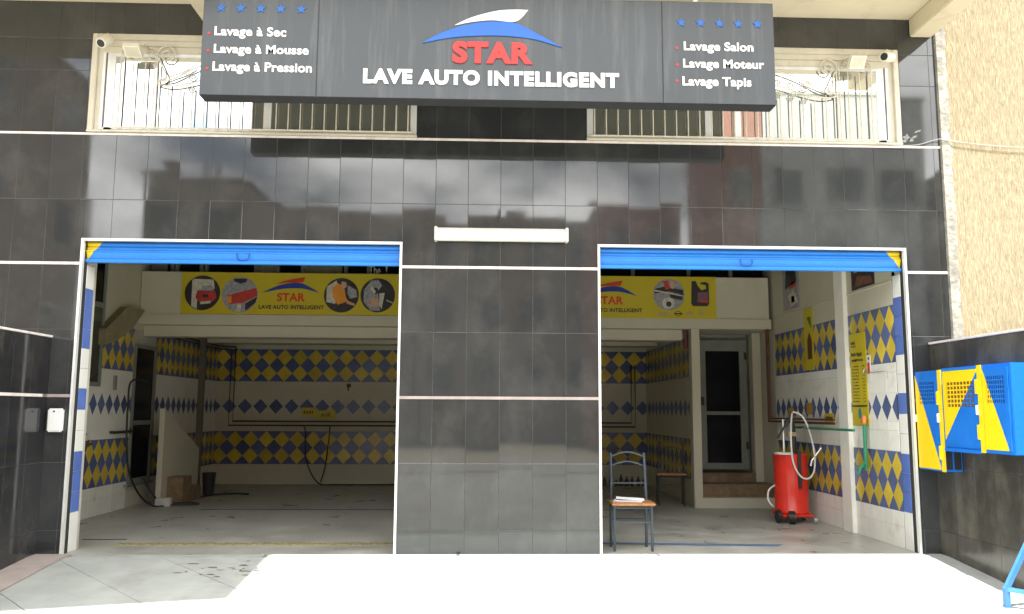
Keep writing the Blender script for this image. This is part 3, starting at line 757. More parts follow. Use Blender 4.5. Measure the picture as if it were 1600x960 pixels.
# neighbour with cream stucco
NB = thing('neighbour_building', (6, 1, 0), 'pale yellow building with scratched vertical stucco right of the garage', 'building')
b = MB(); b.box(4.47, 9.5, -.03, 3, -.4, 12); b.build('stucco_wall', stucco, NB)
b2 = MB(); vs = []; fs = []
for i in range(70):
    z = 1.6+i*.052; w_ = .10+rnd.uniform(-.008, .010); q = rnd.uniform(-.003, .003)
    vs += [(4.452, -.001, z), (4.452+.003, -.036+q*.4, z), (4.452+w_*.6, -.042+q, z), (4.452+w_, -.0295, z)]
for i in range(69):
    for j in range(3): fs.append((i*4+j, i*4+j+1, (i+1)*4+j+1, (i+1)*4+j))
b2.add(vs, fs); b2.build('corner_plaster', rough_plaster, NB)

# opposite side of the street: seen mirrored in the tiles and the glass
def far_building(name, x0, x1, y0, y1, h, m, label, rows, cols, extra=None, group='houses across the street', side=None, drop=0):
    o = thing(name, ((x0+x1)/2, y1, -.24), label, 'house', group)
    b = MB(); b.box(x0, x1, y0, y1, -.3, h); wobj = b.build('wall', m, o)
    b = MB(); b.box(x0-.08, x1+.08, y0-.08, y1+.08, h, h+.12); b.build('parapet', m, o)
    wd = (x1-x0)/cols
    for i in range(cols):
        for j in range(rows):
            zc = h-1.6-drop-j*3.0
            if zc < 1: continue
            xc = x0+wd*(i+.5)
            f = MB(); f.box(xc-.62, xc+.62, y1, y1+.07, zc-.72, zc+.72); fo = f.build('window', m, o)
            f = MB(); f.box(xc-.54, xc+.54, y1+.07, y1+.085, zc-.64, zc+.64); f.build('pane', far_glass, fo)
    if side is not None:
        n = int((y1-y0)/2.6)
        for i in range(n):
            for j in range(rows):
                zc = h-1.6-j*3.0
                if zc < 1: continue
                yc = y0+(y1-y0)/n*(i+.5)
                f = MB(); f.box(x1, x1+.07, yc-.62, yc+.62, zc-.72, zc+.72); fo = f.build('window', bld_cream, o)
                f = MB(); f.box(x1+.07, x1+.085, yc-.54, yc+.54, zc-.64, zc+.64); f.build('pane', far_glass, fo)
    return o
A = far_building('house', -22, -12.3, -18.0, -8.0, 11.2, bld_dark, 'tall brown house at the left end of the street, mirrored in the left tiles', 3, 3, side=1)
B = far_building('house', -12.3, -8.6, -27, -22, 9.6, bld_dark, 'low brown house with chimney and satellite dishes mirrored above the left bay', 3, 2)
b = MB(); b.box(-11.85, -11.45, -22.8, -22.4, 9.7, 10.1); b.box(-11.95, -11.35, -22.9, -22.3, 10.1, 10.2); b.build('chimney', bld_dark, B)
for dx in (-10.33, -9.78):
    b = MB(); b.tube([(dx, -22.3, 9.7), (dx, -22.3, 10.0)], .04, 6)
    pr = [(.02, 0), (.2, .03), (.32, .1)]
    vs = []; fs = []; n = 14
    for i, (r_, dd) in enumerate(pr):
        for k in range(n): vs.append((dx+.35*r_*math.cos(2*math.pi*k/n)+dd*.9, -22.3+dd*.2, 10.1+r_*math.sin(2*math.pi*k/n)))
    for i in range(2):
        for k in range(n): fs.append((i*n+k, i*n+(k+1) % n, (i+1)*n+(k+1) % n, (i+1)*n+k))
    b.add(vs, fs, True); b.build('satellite_dish', bld_grey, B)
C_ = far_building('house', -12.5, -3.2, -40, -34, 11.3, bld_dark, 'long brown house standing far back, mirrored above the left shutter', 3, 4)
D_ = far_building('house', -3.1, 6.0, -40, -34, 10.85, bld_dark, 'long brown house with small roof rooms mirrored above the lamp', 3, 4)
b = MB(); b.box(-3.1, -1.9, -36, -34.2, 10.95, 11.5); b.box(1.0, 2.0, -36, -34.2, 10.95, 11.35); b.build('roof_room', bld_dark, D_)
E_ = far_building('house', 4.9, 8.5, -33, -28, 10.25, bld_red, 'small reddish house mirrored above the right bay', 3, 2)
F_ = far_building('house', 8.6, 10.4, -27, -22, 15.5, bld_red, 'narrow tall red house mirrored under the right end of the sign', 2, 1, drop=4.5)
F2 = far_building('house', 10.45, 16.5, -27, -22, 13.2, bld_grey, 'pale grey house with flat roof mirrored in the right window', 3, 3, drop=2.0)
for x0, x1, h, m in ((-40, -22.5, 9, bld_cream), (17, 40, 10, bld_cream)):
    far_building('house', x0, x1, -27, -21, h, m, 'pale house further along the street at the '+('left' if x0 < 0 else 'right')+' end', 2, 5)

# ================================================================== SIGN
SG = thing('shop_sign', (0, -.86, 3.93), 'wide dark grey fascia sign reading STAR LAVE AUTO INTELLIGENT hung under the soffit', 'sign')
b = MB(); b.box(-2.42, 2.53, -.855, -.70, 3.925, 4.865, .004); b.build('box', steel_dk, SG)
b = MB(); b.box(-2.40, 2.51, -.699, -.690, 3.935, 4.855); b.build('back_panel', mat('sign_back_sheet', (.30, .31, .26), .6, var=.12, scale=3), SG)
for x0, x1 in ((-2.42, -1.439), (-1.433, 1.539), (1.545, 2.53)):
    b = MB(); b.box(x0+.001, x1-.001, -.862, -.856, 3.93, 4.86, .002); b.build('panel', sign_face, SG)
for x in (-2.1, -.6, .6, 1.86):
    b = MB(); b.box(x-.02, x+.02, -.79, -.75, 4.865, 5.17); b.build('hanger', steel, SG)
fy = -.8625
text_mesh('STAR', (-.283, .41, 4.248, 4.448), '-Y', fy, sign_red, SG, depth=.012, bold=.055, sp=1.1, split=True)
text_mesh('LAVE AUTO INTELLIGENT', (-1.04, 1.158, 4.052, 4.186), '-Y', fy, sign_white, SG, depth=.012, bold=.052, sp=1.12, split=True)
for tx, bx in (('Lavage à Sec', (-2.314, -1.707, 4.432, 4.538)), ('Lavage à Mousse', (-2.312, -1.511, 4.275, 4.378)), ('Lavage à Pression', (-2.315, -1.478, 4.115, 4.222)),
               ('Lavage Salon', (1.73, 2.342, 4.385, 4.488)), ('Lavage Moteur', (1.721, 2.433, 4.228, 4.330)), ('Lavage Tapis', (1.712, 2.315, 4.064, 4.170))):
    text_mesh(tx, bx, '-Y', fy, sign_white, SG, depth=.006, bold=.024, sp=1.03)
for x, z in ((-2.36, 4.475), (-2.36, 4.32), (-2.36, 4.16), (1.67, 4.43), (1.67, 4.275), (1.665, 4.13)):
    b = MB(); b.disc(x, z, .012, .012, fy-.005, fy, 12); b.build('bullet', sign_red, SG)
for x in (-2.269, -2.1, -1.931, -1.761, -1.586): 
    b = MB(); b.prism(star_poly(x, 4.707, .047), 'Y', fy-.006, fy); b.build('star', star_blue, SG)
for x in (1.711, 1.88, 2.05, 2.215, 2.385):
    b = MB(); b.prism(star_poly(x, 4.662, .047), 'Y', fy-.006, fy); b.build('star', star_blue, SG)
def arc_shape(top, bot, y0, y1):
    """strip between two point rows (same count) made solid"""
    b = MB(); n = len(top)
    vs = [(x, y0, z) for x, z in top]+[(x, y0, z) for x, z in bot]+[(x, y1, z) for x, z in top]+[(x, y1, z) for x, z in bot]
    fs = []
    for i in range(n-1):
        fs += [(i, i+1, n+i+1, n+i), (2*n+i, 3*n+i, 3*n+i+1, 2*n+i+1), (i, 2*n+i, 2*n+i+1, i+1), (n+i, n+i+1, 3*n+i+1, 3*n+i)]
    b.add(vs, fs); return b
def s2(pts, k=6): return [(p.x, p.y) for p in [Vector((v[0], v[1])) for v in [(q.x, q.z) for q in spline([(a, 0, c_) for a, c_ in pts], k)]]]
arc_shape(s2([(-.542, 4.425), (-.378, 4.521), (-.158, 4.600), (.06, 4.632), (.264, 4.620), (.454, 4.528), (.665, 4.41)]),
          s2([(-.542, 4.424), (-.34, 4.470), (-.16, 4.493), (.05, 4.504), (.24, 4.500), (.44, 4.475), (.665, 4.409)]), fy-.010, fy).build('logo_arc', sign_blue, SG)
arc_shape(s2([(-.263, 4.594), (-.114, 4.667), (.091, 4.728), (.25, 4.744), (.369, 4.743)]),
          s2([(-.262, 4.592), (-.12, 4.624), (.06, 4.645), (.262, 4.638), (.368, 4.742)]), fy-.010, fy).build('logo_wing', sign_white, SG)
# streak marks left by water under the lettering
# ================================================================== BANNERS on the mezzanine parapet
def banner(x0, x1, z0, z1, label, dx):
    o = thing('banner', ((x0+x1)/2, 3.6, z0), label, 'banner', 'yellow banners on the mezzanine front')
    b = MB(); b.box(x0, x1, 3.598, 3.618, z0, z1); b.build('cloth', banner_yellow, o)
    y = 3.5975
    S_ = lambda x: x+dx
    arc_shape(s2([(S_(-3.005), 2.861), (S_(-2.819), 2.95), (S_(-2.64), 2.995), (S_(-2.45), 2.989), (S_(-2.23), 2.869)]),
              s2([(S_(-3.004), 2.860), (S_(-2.80), 2.905), (S_(-2.64), 2.925), (S_(-2.45), 2.922), (S_(-2.231), 2.868)]), y-.004, y).build('logo_arc', print_blue, o)
    arc_shape(s2([(S_(-2.82), 2.986), (S_(-2.70), 3.030), (S_(-2.55), 3.064), (S_(-2.427), 3.082)]),
              s2([(S_(-2.819), 2.984), (S_(-2.70), 3.000), (S_(-2.56), 3.004), (S_(-2.455), 3.010)]), y-.004, y).build('logo_wing', print_red2, o)
    text_mesh('STAR', (S_(-2.80), S_(-2.42), 2.745, 2.862), '-Y', y, print_red2, o, depth=.003, bold=.035, sp=1.05)
    text_mesh('LAVE AUTO INTELLIGENT', (S_(-3.04), S_(-2.16), 2.640, 2.695), '-Y', y, print_black, o, depth=.003, bold=.03, sp=1.05)
    return o, y
def picture(o, y, cx, cz, r, layers):
    b = MB(); b.disc(cx, cz, r, r, y-.002, y, 36); p = b.build('round_picture', layers[0], o)
    for i, (m, poly) in enumerate(layers[1]):
        q = []
        for u, v in poly:
            l = math.hypot(u, v)
            if l > .97: u, v = u/l*.97, v/l*.97
            q.append((cx+u*r, cz+v*r))
        b = MB(); b.prism(q, 'Y', y-.0032-.0008*i, y-.002); b.build('picture_patch', m, p)
o, y = banner(-4.09, -1.08, 2.565, 3.135, 'long yellow STAR banner with four round pictures above the left bay', 0)
def ring(cx, cz, r, a0=0, a1=360, n=14): return [(cx+r*math.cos(R(a0+(a1-a0)*k/n)), cz+r*math.sin(R(a0+(a1-a0)*k/n))) for k in range(n+1)]
picture(o, y, -3.805, 2.853, .238, (print_dark, [
    (print_light, [(-.55, .8), (.62, .8), (.68, .25), (-.45, .1)]), (print_light, [(-.6, .75), (-.3, .8), (-.28, -.95), (-.62, -.8)]),
    (print_red, [(-.3, .1), (.72, .1), (.8, -.28), (.6, -.5), (-.2, -.5), (-.38, -.25)]), (print_grey, [(-.12, .12), (.0, .42), (.5, .42), (.66, .12)]),
    (print_light, [(-.1, -.52), (.5, -.45), (.48, -.6), (-.08, -.66)]), (print_dark, [(.02, -.1), (.35, -.08), (.35, -.24), (.02, -.26)])]))
picture(o, y, -3.300, 2.832, .245, (print_grey, [
    (print_dark, [(-.4, .95), (.4, .95), (.3, .7), (.0, .62), (-.35, .75)]), (print_red, [(-.7, -.05), (.0, .15), (.98, .42), (.98, -.05), (.2, -.45), (-.6, -.55)]),
    (orange, [(-.7, -.1), (-.45, -.05), (-.45, -.45), (-.65, -.5)]), (print_dark, [(.98, -.1), (.3, -.5), (.35, -.95), (.95, -.5)]),
    (print_light, [(-.1, -.5), (.1, -.5), (.05, -.95), (-.2, -.95)])]))
picture(o, y, -1.930, 2.838, .238, (print_dark, [
    (print_light, [(-.85, .5), (-.3, .85), (-.1, .2), (-.35, -.5), (-.85, -.4)]), (orange, [(-.5, .45), (-.2, .7), (.15, .45), (.25, -.1), (.4, -.35), (-.2, -.55), (-.5, -.1)]),
    (skin, [(.0, .8), (.25, .75), (.3, .5), (.1, .35), (-.05, .5)]), (skin, [(.35, -.3), (.8, -.5), (.75, -.62), (.3, -.48)]),
    (print_grey, [(.35, .6), (.85, .3), (.9, -.1), (.5, -.2), (.35, .1)])]))
picture(o, y, -1.437, 2.842, .236, (print_dark, [
    (print_grey, [(-.8, .3), (-.4, .85), (.0, .9), (.25, .6), (.0, .2), (.15, -.9), (-.4, -.9), (-.8, -.4)]), (print_dark, ring(-.15, .25, .2)),
    (print_light, [(-.35, .55), (-.1, .2), (-.22, .05), (-.45, .4)]), (skin, [(-.45, -.2), (.05, -.15), (.05, -.6), (-.35, -.7)]),
    (print_light, [(.1, .1), (.4, .15), (.25, -.8), (.1, -.6)]), (print_light, [(.5, -.25), (.9, -.42), (.88, -.48), (.5, -.31)])]))
o, y = banner(.60, 3.235, 2.560, 3.145, 'shorter yellow STAR banner with engine picture and oil can above the right bay', 4.33+.03)
picture(o, y, 2.575, 2.892, .222, (print_grey, [
    (print_dark, [(-.9, .35), (-.3, .5), (.9, .3), (.9, .0), (.0, .2), (-.9, .05)]), (print_red, [(-.35, .85), (-.05, .9), (.1, .4), (-.2, .3)]),
    (skin, [(.1, .9), (.35, .8), (.3, .35), (.12, .4)]), (print_dark, [(.0, .1), (.95, .0), (.8, -.35), (.1, -.2)]),
    (print_light, [(-.9, .3), (.9, -.05), (.9, -.12), (-.9, .2)]), (print_light, ring(-.05, -.55, .38)), (print_dark, ring(-.02, -.6, .17))]))
jg = MB(); jg.prism([(2.91, 2.735), (3.11, 2.735), (3.135, 2.77), (3.135, 3.05), (3.09, 3.075), (3.02, 3.065), (3.02, 3.04), (3.09, 3.03), (3.10, 2.98), (3.03, 2.955), (2.98, 3.02), (2.955, 3.085), (2.895, 3.085), (2.885, 2.77)], 'Y', y-.004, y)
jo = jg.build('oil_can_picture', print_dark, o)
b = MB(); b.prism([(2.97, 2.79), (3.12, 2.78), (3.12, 2.93), (2.98, 2.93)], 'Y', y-.0055, y-.004); b.build('picture_patch', mat('print_plum', (.20, .09, .12), .5), jo)
b = MB(); b.prism([(3.01, 2.79), (3.12, 2.785), (3.12, 2.815), (3.02, 2.82)], 'Y', y-.007, y-.0055); b.build('picture_patch', print_red2, jo)
def flat_ring(cx, cz, rx, rz, t=.006, m=print_grey, name='car_emblem', extra=None):
    b = MB(); n = 24
    b.tube([(cx+rx*math.cos(2*math.pi*k/n), y-.002, cz+rz*math.sin(2*math.pi*k/n)) for k in range(n)], t*.5, 5, closed=True)
    if extra: extra(b)
    b.build(name, m, o)
for i in range(4): flat_ring(2.44+i*.034, 2.625, .024, .024)
def bar_(b): b.box(2.64, 2.76, y-.004, y, 2.618, 2.634)
flat_ring(2.70, 2.627, .042, .032, .008, print_black, extra=bar_)
flat_ring(2.86, 2.627, .045, .026)
flat_ring(2.86, 2.633, .018, .018)
def tri(b):
    for a in (90, 210, 330): b.tube([(3.02, y-.002, 2.640), (3.02+.045*math.cos(R(a)), y-.002, 2.640+.045*math.sin(R(a)))], .003, 5)
flat_ring(3.02, 2.640, .047, .047, .006, print_grey, extra=tri)
# posters on the upper right wall
def poster(y0, y1, z0, z1, x, m, label, group=None):
    o = thing('poster', (x, (y0+y1)/2, z0), label, 'poster', group)
    b = MB(); b.box(x, x+.006, y0, y1, z0, z1); b.build('sheet', m, o); return o
po = poster(2.62, 3.18, 2.62, 3.30, RW-.008, print_grey, 'dark photo poster high on the right wall behind the white pilaster')
for m, q in ((print_dark, [(2.7, 2.95), (3.1, 2.9), (3.05, 3.15), (2.75, 3.2)]), (print_light, [(2.65, 2.68), (2.9, 2.65), (3.0, 2.8), (2.8, 2.86)]), (print_dark, [(2.78, 2.70), (2.88, 2.70), (2.88, 2.78), (2.78, 2.78)]), (print_red, [(2.7, 2.9), (2.95, 2.88), (2.9, 2.96), (2.72, 2.97)])):
    b = MB(); b.prism(q, 'X', RW-.0105, RW-.008); b.build('picture_patch', m, po)
po = poster(.60, 1.12, 2.60, 3.2, RW-.008, print_dark, 'dark photo poster high on the right wall in front of the white pilaster')
for m, q in ((mat('print_brown', (.16, .07, .05), .5, var=.4, scale=20), [(.62, 2.62), (1.05, 2.63), (.98, 2.74), (.66, 2.70)]), (print_grey, [(.7, 2.8), (1.05, 2.78), (.95, 2.9), (.75, 2.92)])):
    b = MB(); b.prism(q, 'X', RW-.0105, RW-.008); b.build('picture_patch', m, po)
# price board on the wall beside the pilaster
po = poster(.86, 1.235, 1.145, 2.13, RW-.010, banner_yellow, 'tall yellow price list beside the white pilaster')
xx = RW-.0105
def stroke_line(parent, y0, y1, z, h, x, m=None):
    """a line of print too small to read: a row of short flat strokes"""
    b = MB(); y_ = y0
    while y_ < y1-.012:
        w_ = rnd.uniform(.010, .035); b.box(x-.001, x, y_, min(y1, y_+w_), z-h*rnd.uniform(.2, .5), z+h*rnd.uniform(.2, .5)); y_ += w_+rnd.uniform(.006, .014)
    o_ = b.build('print_line', m or print_black, parent); o_['kind'] = 'stuff'
stroke_line(po, 1.10, 1.20, 2.03, .04, xx); stroke_line(po, 1.08, 1.20, 1.99, .02, xx)
stroke_line(po, .95, 1.20, 1.90, .05, xx); stroke_line(po, .93, 1.20, 1.84, .035, xx)
for k in range(12):
    z = 1.775-k*.034
    stroke_line(po, 1.04, 1.20, z, .013, xx); stroke_line(po, .90, .96, z, .013, xx)
b = MB(); b.box(xx-.004, xx, .88, 1.225, 1.345, 1.362); b.build('rule', print_black, po)
b = MB(); b.prism([(1.05+.035*math.cos(a*.3927), 1.275+.06*math.sin(a*.3927)) for a in range(16)], 'X', xx-.003, xx); b.build('emblem', mat('print_teal', (.04, .2, .25), .5), po)
b = MB(); b.box(xx-.003, xx, .9, 1.05, 1.185, 1.195); b.build('rule', print_black, po)
po = poster(2.22, 2.50, 1.80, 2.56, RW-.010, banner_yellow, 'narrow yellow poster with a dark oil bottle behind the pilaster')
b = MB(); b.prism([(2.27, 1.93), (2.40, 1.93), (2.40, 2.16), (2.35, 2.25), (2.32, 2.25), (2.27, 2.16)], 'X', xx-.002, xx); b.build('picture_patch', brown_pipe, po)
b = MB(); b.prism([(2.27, 2.30), (2.40, 2.45), (2.28, 2.45)], 'X', xx-.002, xx); b.build('picture_patch', print_green, po)
po = poster(1.72, 1.98, 1.17, 1.27, RW-.012, banner_yellow, 'small yellow sticker low on the wall just behind the pilaster')
stroke_line(po, 1.76, 1.93, 1.22, .04, RW-.0125)
po = poster(.76, .84, 1.60, 1.88, RW-.012, pvc_white, 'narrow white and red extinguisher label beside the price list')
b = MB(); b.box(RW-.015, RW-.0125, .775, .825, 1.68, 1.80); b.build('picture_patch', print_red2, po)
stroke_line(po, .78, .825, 1.84, .04, RW-.0125)
po = poster(2.95, 3.12, 1.20, 1.34, RW-.012, mat('tag_ochre', (.5, .28, .04), .5), 'ochre tag hanging over the oil drainer', 'ochre tags over the oil drainer')
po = poster(2.35, 2.50, 1.26, 1.40, RW-.012, mat('tag_ochre', (.5, .28, .04), .5), 'ochre tag just behind the pilaster, above the oil drainer hose')
# towel bar
TB = thing('towel_bar', (RW, .6, 1.7), 'thin steel towel bar on the right wall near the shutter channel', 'towel bar')
b = MB(); b.tube([(RW, .86, 1.75), (RW-.03, .86, 1.74), (RW-.05, .86, 1.69), (RW-.05, .42, 1.69), (RW-.01, .42, 1.69), (RW-.01, .42, 1.62)], .006, 6); b.build('bar', steel, TB)
# air/water sign on the back wall
po = thing('wall_sign', (-2.85, 7.05, 1.1), 'small yellow sign on the dark back wall reading AIR', 'sign')
b = MB(); b.box(-3.14, -2.90, 7.05, 7.06, 1.16, 1.32); b.build('plate', banner_yellow, po)
b = MB(); b.box(-2.89, -2.56, 7.05, 7.06, 1.12, 1.27); b.build('plate', banner_yellow, po)
for q in range(4):
    b = MB(); b.box(-3.11+q*.045, -3.085+q*.045, 7.0485, 7.05, 1.215, 1.265); b.build('print_mark', print_black, po)
text_mesh('AIR', (-2.82, -2.63, 1.16, 1.23), '-Y', 7.0495, print_black, po, depth=.002)
# hook on the back wall
hk = thing('wall_hook', (-2.35, 7.04, 1.62), 'small dark hook on the white strip of the back wall', 'hook')
b = MB(); b.box(-2.38, -2.31, 7.04, 7.078, 1.68, 1.74, .003); b.tube([(-2.345, 7.05, 1.68), (-2.345, 7.02, 1.62), (-2.345, 7.0, 1.65)], .01, 6); b.build('hook', black_pl, hk)

# ================================================================== LAMP above pillar
LP = thing('strip_lamp', (.17, -.04, 2.86), 'white fluorescent strip lamp fixed above the central tiled pillar', 'lamp')
b = MB(); b.box(-.455, .795, -.035, 0, 2.875, 2.975, .006); b.build('base', lamp_white, LP)
b = MB(); b.prism([(-.085, 2.895), (-.092, 2.925), (-.085, 2.955), (-.06, 2.985), (-.036, 2.988), (-.036, 2.862), (-.06, 2.868)], 'X', -.43, .77); b.build('cover', lamp_tube, LP)
for x0, x1 in ((-.458, -.43), (.77, .798)):
    b = MB(); b.box(x0, x1, -.096, -.001, 2.858, 2.992, .006); b.build('end_cap', lamp_white, LP)

# ================================================================== cctv, floodlights
def cctv(side):
    s = -1 if side == 'l' else 1
    x = 3.93*s if side == 'r' else -3.57
    o = thing('security_camera', (x, -.06, 4.62), 'small ivory security camera on the window corner at the far '+('left' if side == 'l' else 'right'), 'security camera', 'cameras on the upper window corners')
    d_ = Vector((-.02, -.12, -.10)) if side == 'l' else Vector((-.13, -.10, -.04)); p0 = Vector((x+(.0 if side == 'l' else .04), -.08, 4.76 if side == 'l' else 4.74)); d_.normalize()
    b = MB(); b.tube([p0-d_*.012, p0, p0+d_*.13, p0+d_*.14], [.03, .050, .050, .046], 18); b.build('housing', cam_ivory, o)
    q = p0+d_*.141
    b = MB(); b.tube([q-d_*.002, q+d_*.003], .036, 16); b.build('lens', black_pl, o)
    b = MB(); b.tube([(x+.03*s, -.0, 4.82), (x+.02*s, -.05, 4.82), p0+Vector((0, 0, .02))], .014, 8); b.build('bracket', cam_ivory, o)
cctv('l'); cctv('r')
def flood(x, side):
    o = thing('floodlight', (x, -.16, 4.62), 'flat tilted floodlight on the '+('left' if side == 'l' else 'right')+' window grille', 'floodlight', 'floodlights on the window grilles')
    bm = MB(); c_ = Vector((x, -.17, 4.60 if side == 'l' else 4.64)); nrm_ = Vector((0, -.55, -.83)).normalized() if side == 'l' else Vector((.1, -.80, -.6)).normalized()
    ux = Vector((1, 0, 0)); ux = (ux-nrm_*ux.dot(nrm_)).normalized(); uz = nrm_.cross(ux)
    def bx(b, w_, h_, t0, t1):
        vs = [c_+ux*(a*w_)+uz*(e*h_)+nrm_*t for t in (t0, t1) for a, e in ((-1, -1), (1, -1), (1, 1), (-1, 1))]
        b.add(vs, [(0, 1, 2, 3), (7, 6, 5, 4), (0, 4, 5, 1), (1, 5, 6, 2), (2, 6, 7, 3), (3, 7, 4, 0)])
    b = MB(); bx(b, .075, .062, -.05, 0); b.build('housing', cam_ivory, o)
    b = MB(); bx(b, .063, .050, .0, .003); b.build('lens', mat('flood_lens', (.55, .53, .42), .2), o)
    b = MB(); b.tube([(x-.09, -.02, 4.70), (x-.085, -.15, 4.69)], .006, 6); b.tube([(x+.09, -.02, 4.70), (x+.085, -.15, 4.69)], .006, 6); b.build('bracket', steel, o)
flood(-3.30, 'l'); flood(3.60, 'r')
# white box left of bay
IB = thing('switch_box', (-3.82, -.03, 1.08), 'white plastic switch box on the black tiles left of the left bay', 'switch box')
b = MB(); b.box(-3.895, -3.765, -.055, 0, 1.075, 1.285, .012); b.build('case', pvc_white, IB)
b = MB(); b.tube([(-3.835, -.060, 1.258), (-3.835, -.054, 1.258)], .008, 10); b.build('keyhole', black_pl, IB)
# cable
CB = MB(); CB.tube(spline([(3.80, -.05, 3.875), (4.0, -.06, 3.855), (4.2, -.06, 3.865), (4.40, -.05, 3.925), (4.5, -.045, 3.92), (4.8, -.045, 3.885), (5.2, -.045, 3.86), (5.8, -.045, 3.86), (6.6, -.06, 3.9)], 8), .004, 6)
CB.build('cable', mat('cable_grey', (.42, .40, .36), .6), label='thin grey cable strung across the yellow stucco wall', cat='cable')

# ================================================================== CABINETS on the right wall
XF, XW = 4.07, 4.232
def louvre(parent, y0, y1, z0, z1, m, nx, nz):
    """perforated grid: bars with dark backing"""
    b = MB(); b.box(XF-.0004, XF+.006, y0, y1, z0, z1); b.build('vent_backing', mat('vent_liner_brown', (.16, .085, .015), .7) if 'b' in m.name[-1] else mat('vent_liner_navy', (.012, .035, .10), .7), parent)  # shade inside the cabinet is painted into the backing colour
    b = MB()
    for i in range(nx+1):
        y_ = y0+(y1-y0)*i/nx; b.box(XF-.006, XF-.0008, y_-.004, y_+.004, z0, z1)
    for j in range(nz+1):
        z = z0+(z1-z0)*j/nz; b.box(XF-.0065, XF-.001, y0, y1, z-.006, z+.006)
    b.build('vent_grid', m, parent)
def cab_door(parent, y0, y1, z0, z1, m, vent):
    """door sheet with hole for vent"""
    v0, v1, w0, w1 = vent
    b = MB()
    for a in ((y0, v0, z0, z1), (v1, y1, z0, z1), (v0, v1, z0, w0), (v0, v1, w1, z1)): b.box(XF-.006, XF, *a)
    b.box(XF-.009, XF-.006, y0, y1, z0, z0+.012); b.box(XF-.009, XF-.006, y0, y1, z1-.012, z1)
    o = b.build('door', m, parent)
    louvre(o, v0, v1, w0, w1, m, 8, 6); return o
BLUE, YEL = cab_blue, cab_yel
cb_blue = mat('cabinet_blue', cab_blue, .38, var=.06, bump=.05, scale=20); cb_yel = mat('cabinet_yellow', cab_yel, .38, var=.06, scale=20)
def line_mask(p, q, side):
    """mask: 1 on one side of the line p-q in (y,z)"""
    (ya, za), (yb, zb) = p, q
    a, b_ = (zb-za), -(yb-ya); c_ = a*ya+b_*za
    if side < 0: a, b_, c_ = -a, -b_, -c_
    return lambda t, sp: halfplane(t, sp, a, b_, c_, 'YZ')
CA = thing('wall_cabinet', (XW, -.22, .77), 'narrow tall blue and yellow gas cabinet nearest the right bay', 'cabinet', 'blue and yellow cabinets on the right wall')
b = MB(); b.box(XF, XW, -.44, -.012, .77, 1.665, .004); b.build('body', cb_blue, CA)
mA = paint_split('cab_paint_a', BLUE, YEL, line_mask((-.03, 1.62), (-.40, .79), -1))
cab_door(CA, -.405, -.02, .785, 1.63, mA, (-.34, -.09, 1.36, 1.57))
b = MB(); b.box(XF-.010, XF, -.462, -.412, .77, 1.665); b.build('door_post', cb_yel, CA)
for z in (1.41, .93):
    b = MB(); b.box(XF-.022, XF-.010, -.425, -.395, z-.055, z+.065, .003); b.build('hinge', cb_yel, CA)
b = MB(); b.box(XF-.02, XF-.008, -.41, -.385, 1.20, 1.28, .003); b.build('latch', pvc_white, CA)
b = MB(); b.box(XF-.028, XF-.006, -.035, -.005, 1.20, 1.27, .004); b.build('latch', cam_ivory, CA)
# side of the narrow one shows a slatted opening under the wide one
b = MB(); b.box(XF+.015, XW-.015, -.4445, -.44, .79, .965); b.build('side_opening', black_pl, CA)
b = MB(); b.box(XF+.07, XF+.082, -.447, -.4446, .79, .965); b.build('side_slat', cb_blue, CA)
CW = thing('wall_cabinet', (XW, -.95, .965), 'wide blue and yellow gas cabinet with two doors on the right wall', 'cabinet', 'blue and yellow cabinets on the right wall')
b = MB(); b.box(XF, XW, -1.44, -.464, .965, 1.675, .004); b.build('body', cb_blue, CW)
mB = paint_split('cab_paint_b', BLUE, YEL, line_mask((-.975, 1.60), (-.49, 1.05), -1))
# keep the yellow on the far (right-bay) side
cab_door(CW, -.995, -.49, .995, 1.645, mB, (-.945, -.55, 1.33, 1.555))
b = MB(); b.box(XF-.010, XF, -1.06, -1.01, .965, 1.675); b.build('door_post', cb_yel, CW)
mC = paint_split('cab_paint_c', BLUE, YEL, line_mask((-1.085, 1.63), (-1.37, 1.00), -1))
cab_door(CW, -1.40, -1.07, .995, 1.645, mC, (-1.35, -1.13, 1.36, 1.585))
for y_, z in ((-1.005, 1.50), (-1.005, 1.13)):
    b = MB(); b.box(XF-.022, XF-.010, y_-.017, y_+.017, z-.06, z+.06, .003); b.build('hinge', cb_yel, CW)
b = MB(); b.box(XF-.02, XF-.009, -1.005, -.98, 1.27, 1.35, .003); b.build('latch', pvc_white, CW)
for z in (1.53, 1.15):
    b = MB(); b.box(XF-.012, XF-.004, -1.41, -1.40, z-.05, z+.05, .002); b.build('hinge', cb_blue, CW)
b = MB(); b.box(XF-.012, XF+.02, -1.0, -.47, .965-.012, .985, .004); b.build('drip_rail', cb_blue, CW)

# blue stand at the lower right
ST = thing('metal_stand', (4.1, -1.5, -.16), 'light blue square-tube stand at the lower right edge of the forecourt', 'stand')
def sq(pts, r, name, parent, m):
    b = MB(); b.tube(pts, r, 4); return b.build(name, m, parent)
sq([(3.87, -1.52, -.13), (3.87, -1.52, .015)], .027, 'leg', ST, stand_blue)
sq([(3.87, -1.52, .0), (4.20, -1.62, .72)], .023, 'brace', ST, stand_blue)
sq([(3.87, -1.52, .0), (4.205, -1.75, -.03)], .023, 'rail', ST, stand_blue)
sq([(4.20, -1.75, -.16), (4.20, -1.75, .72)], .024, 'leg', ST, stand_blue)
b = MB(); b.box(3.83, 3.91, -1.56, -1.48, -.136, -.127); b.build('foot_plate', steel, ST)

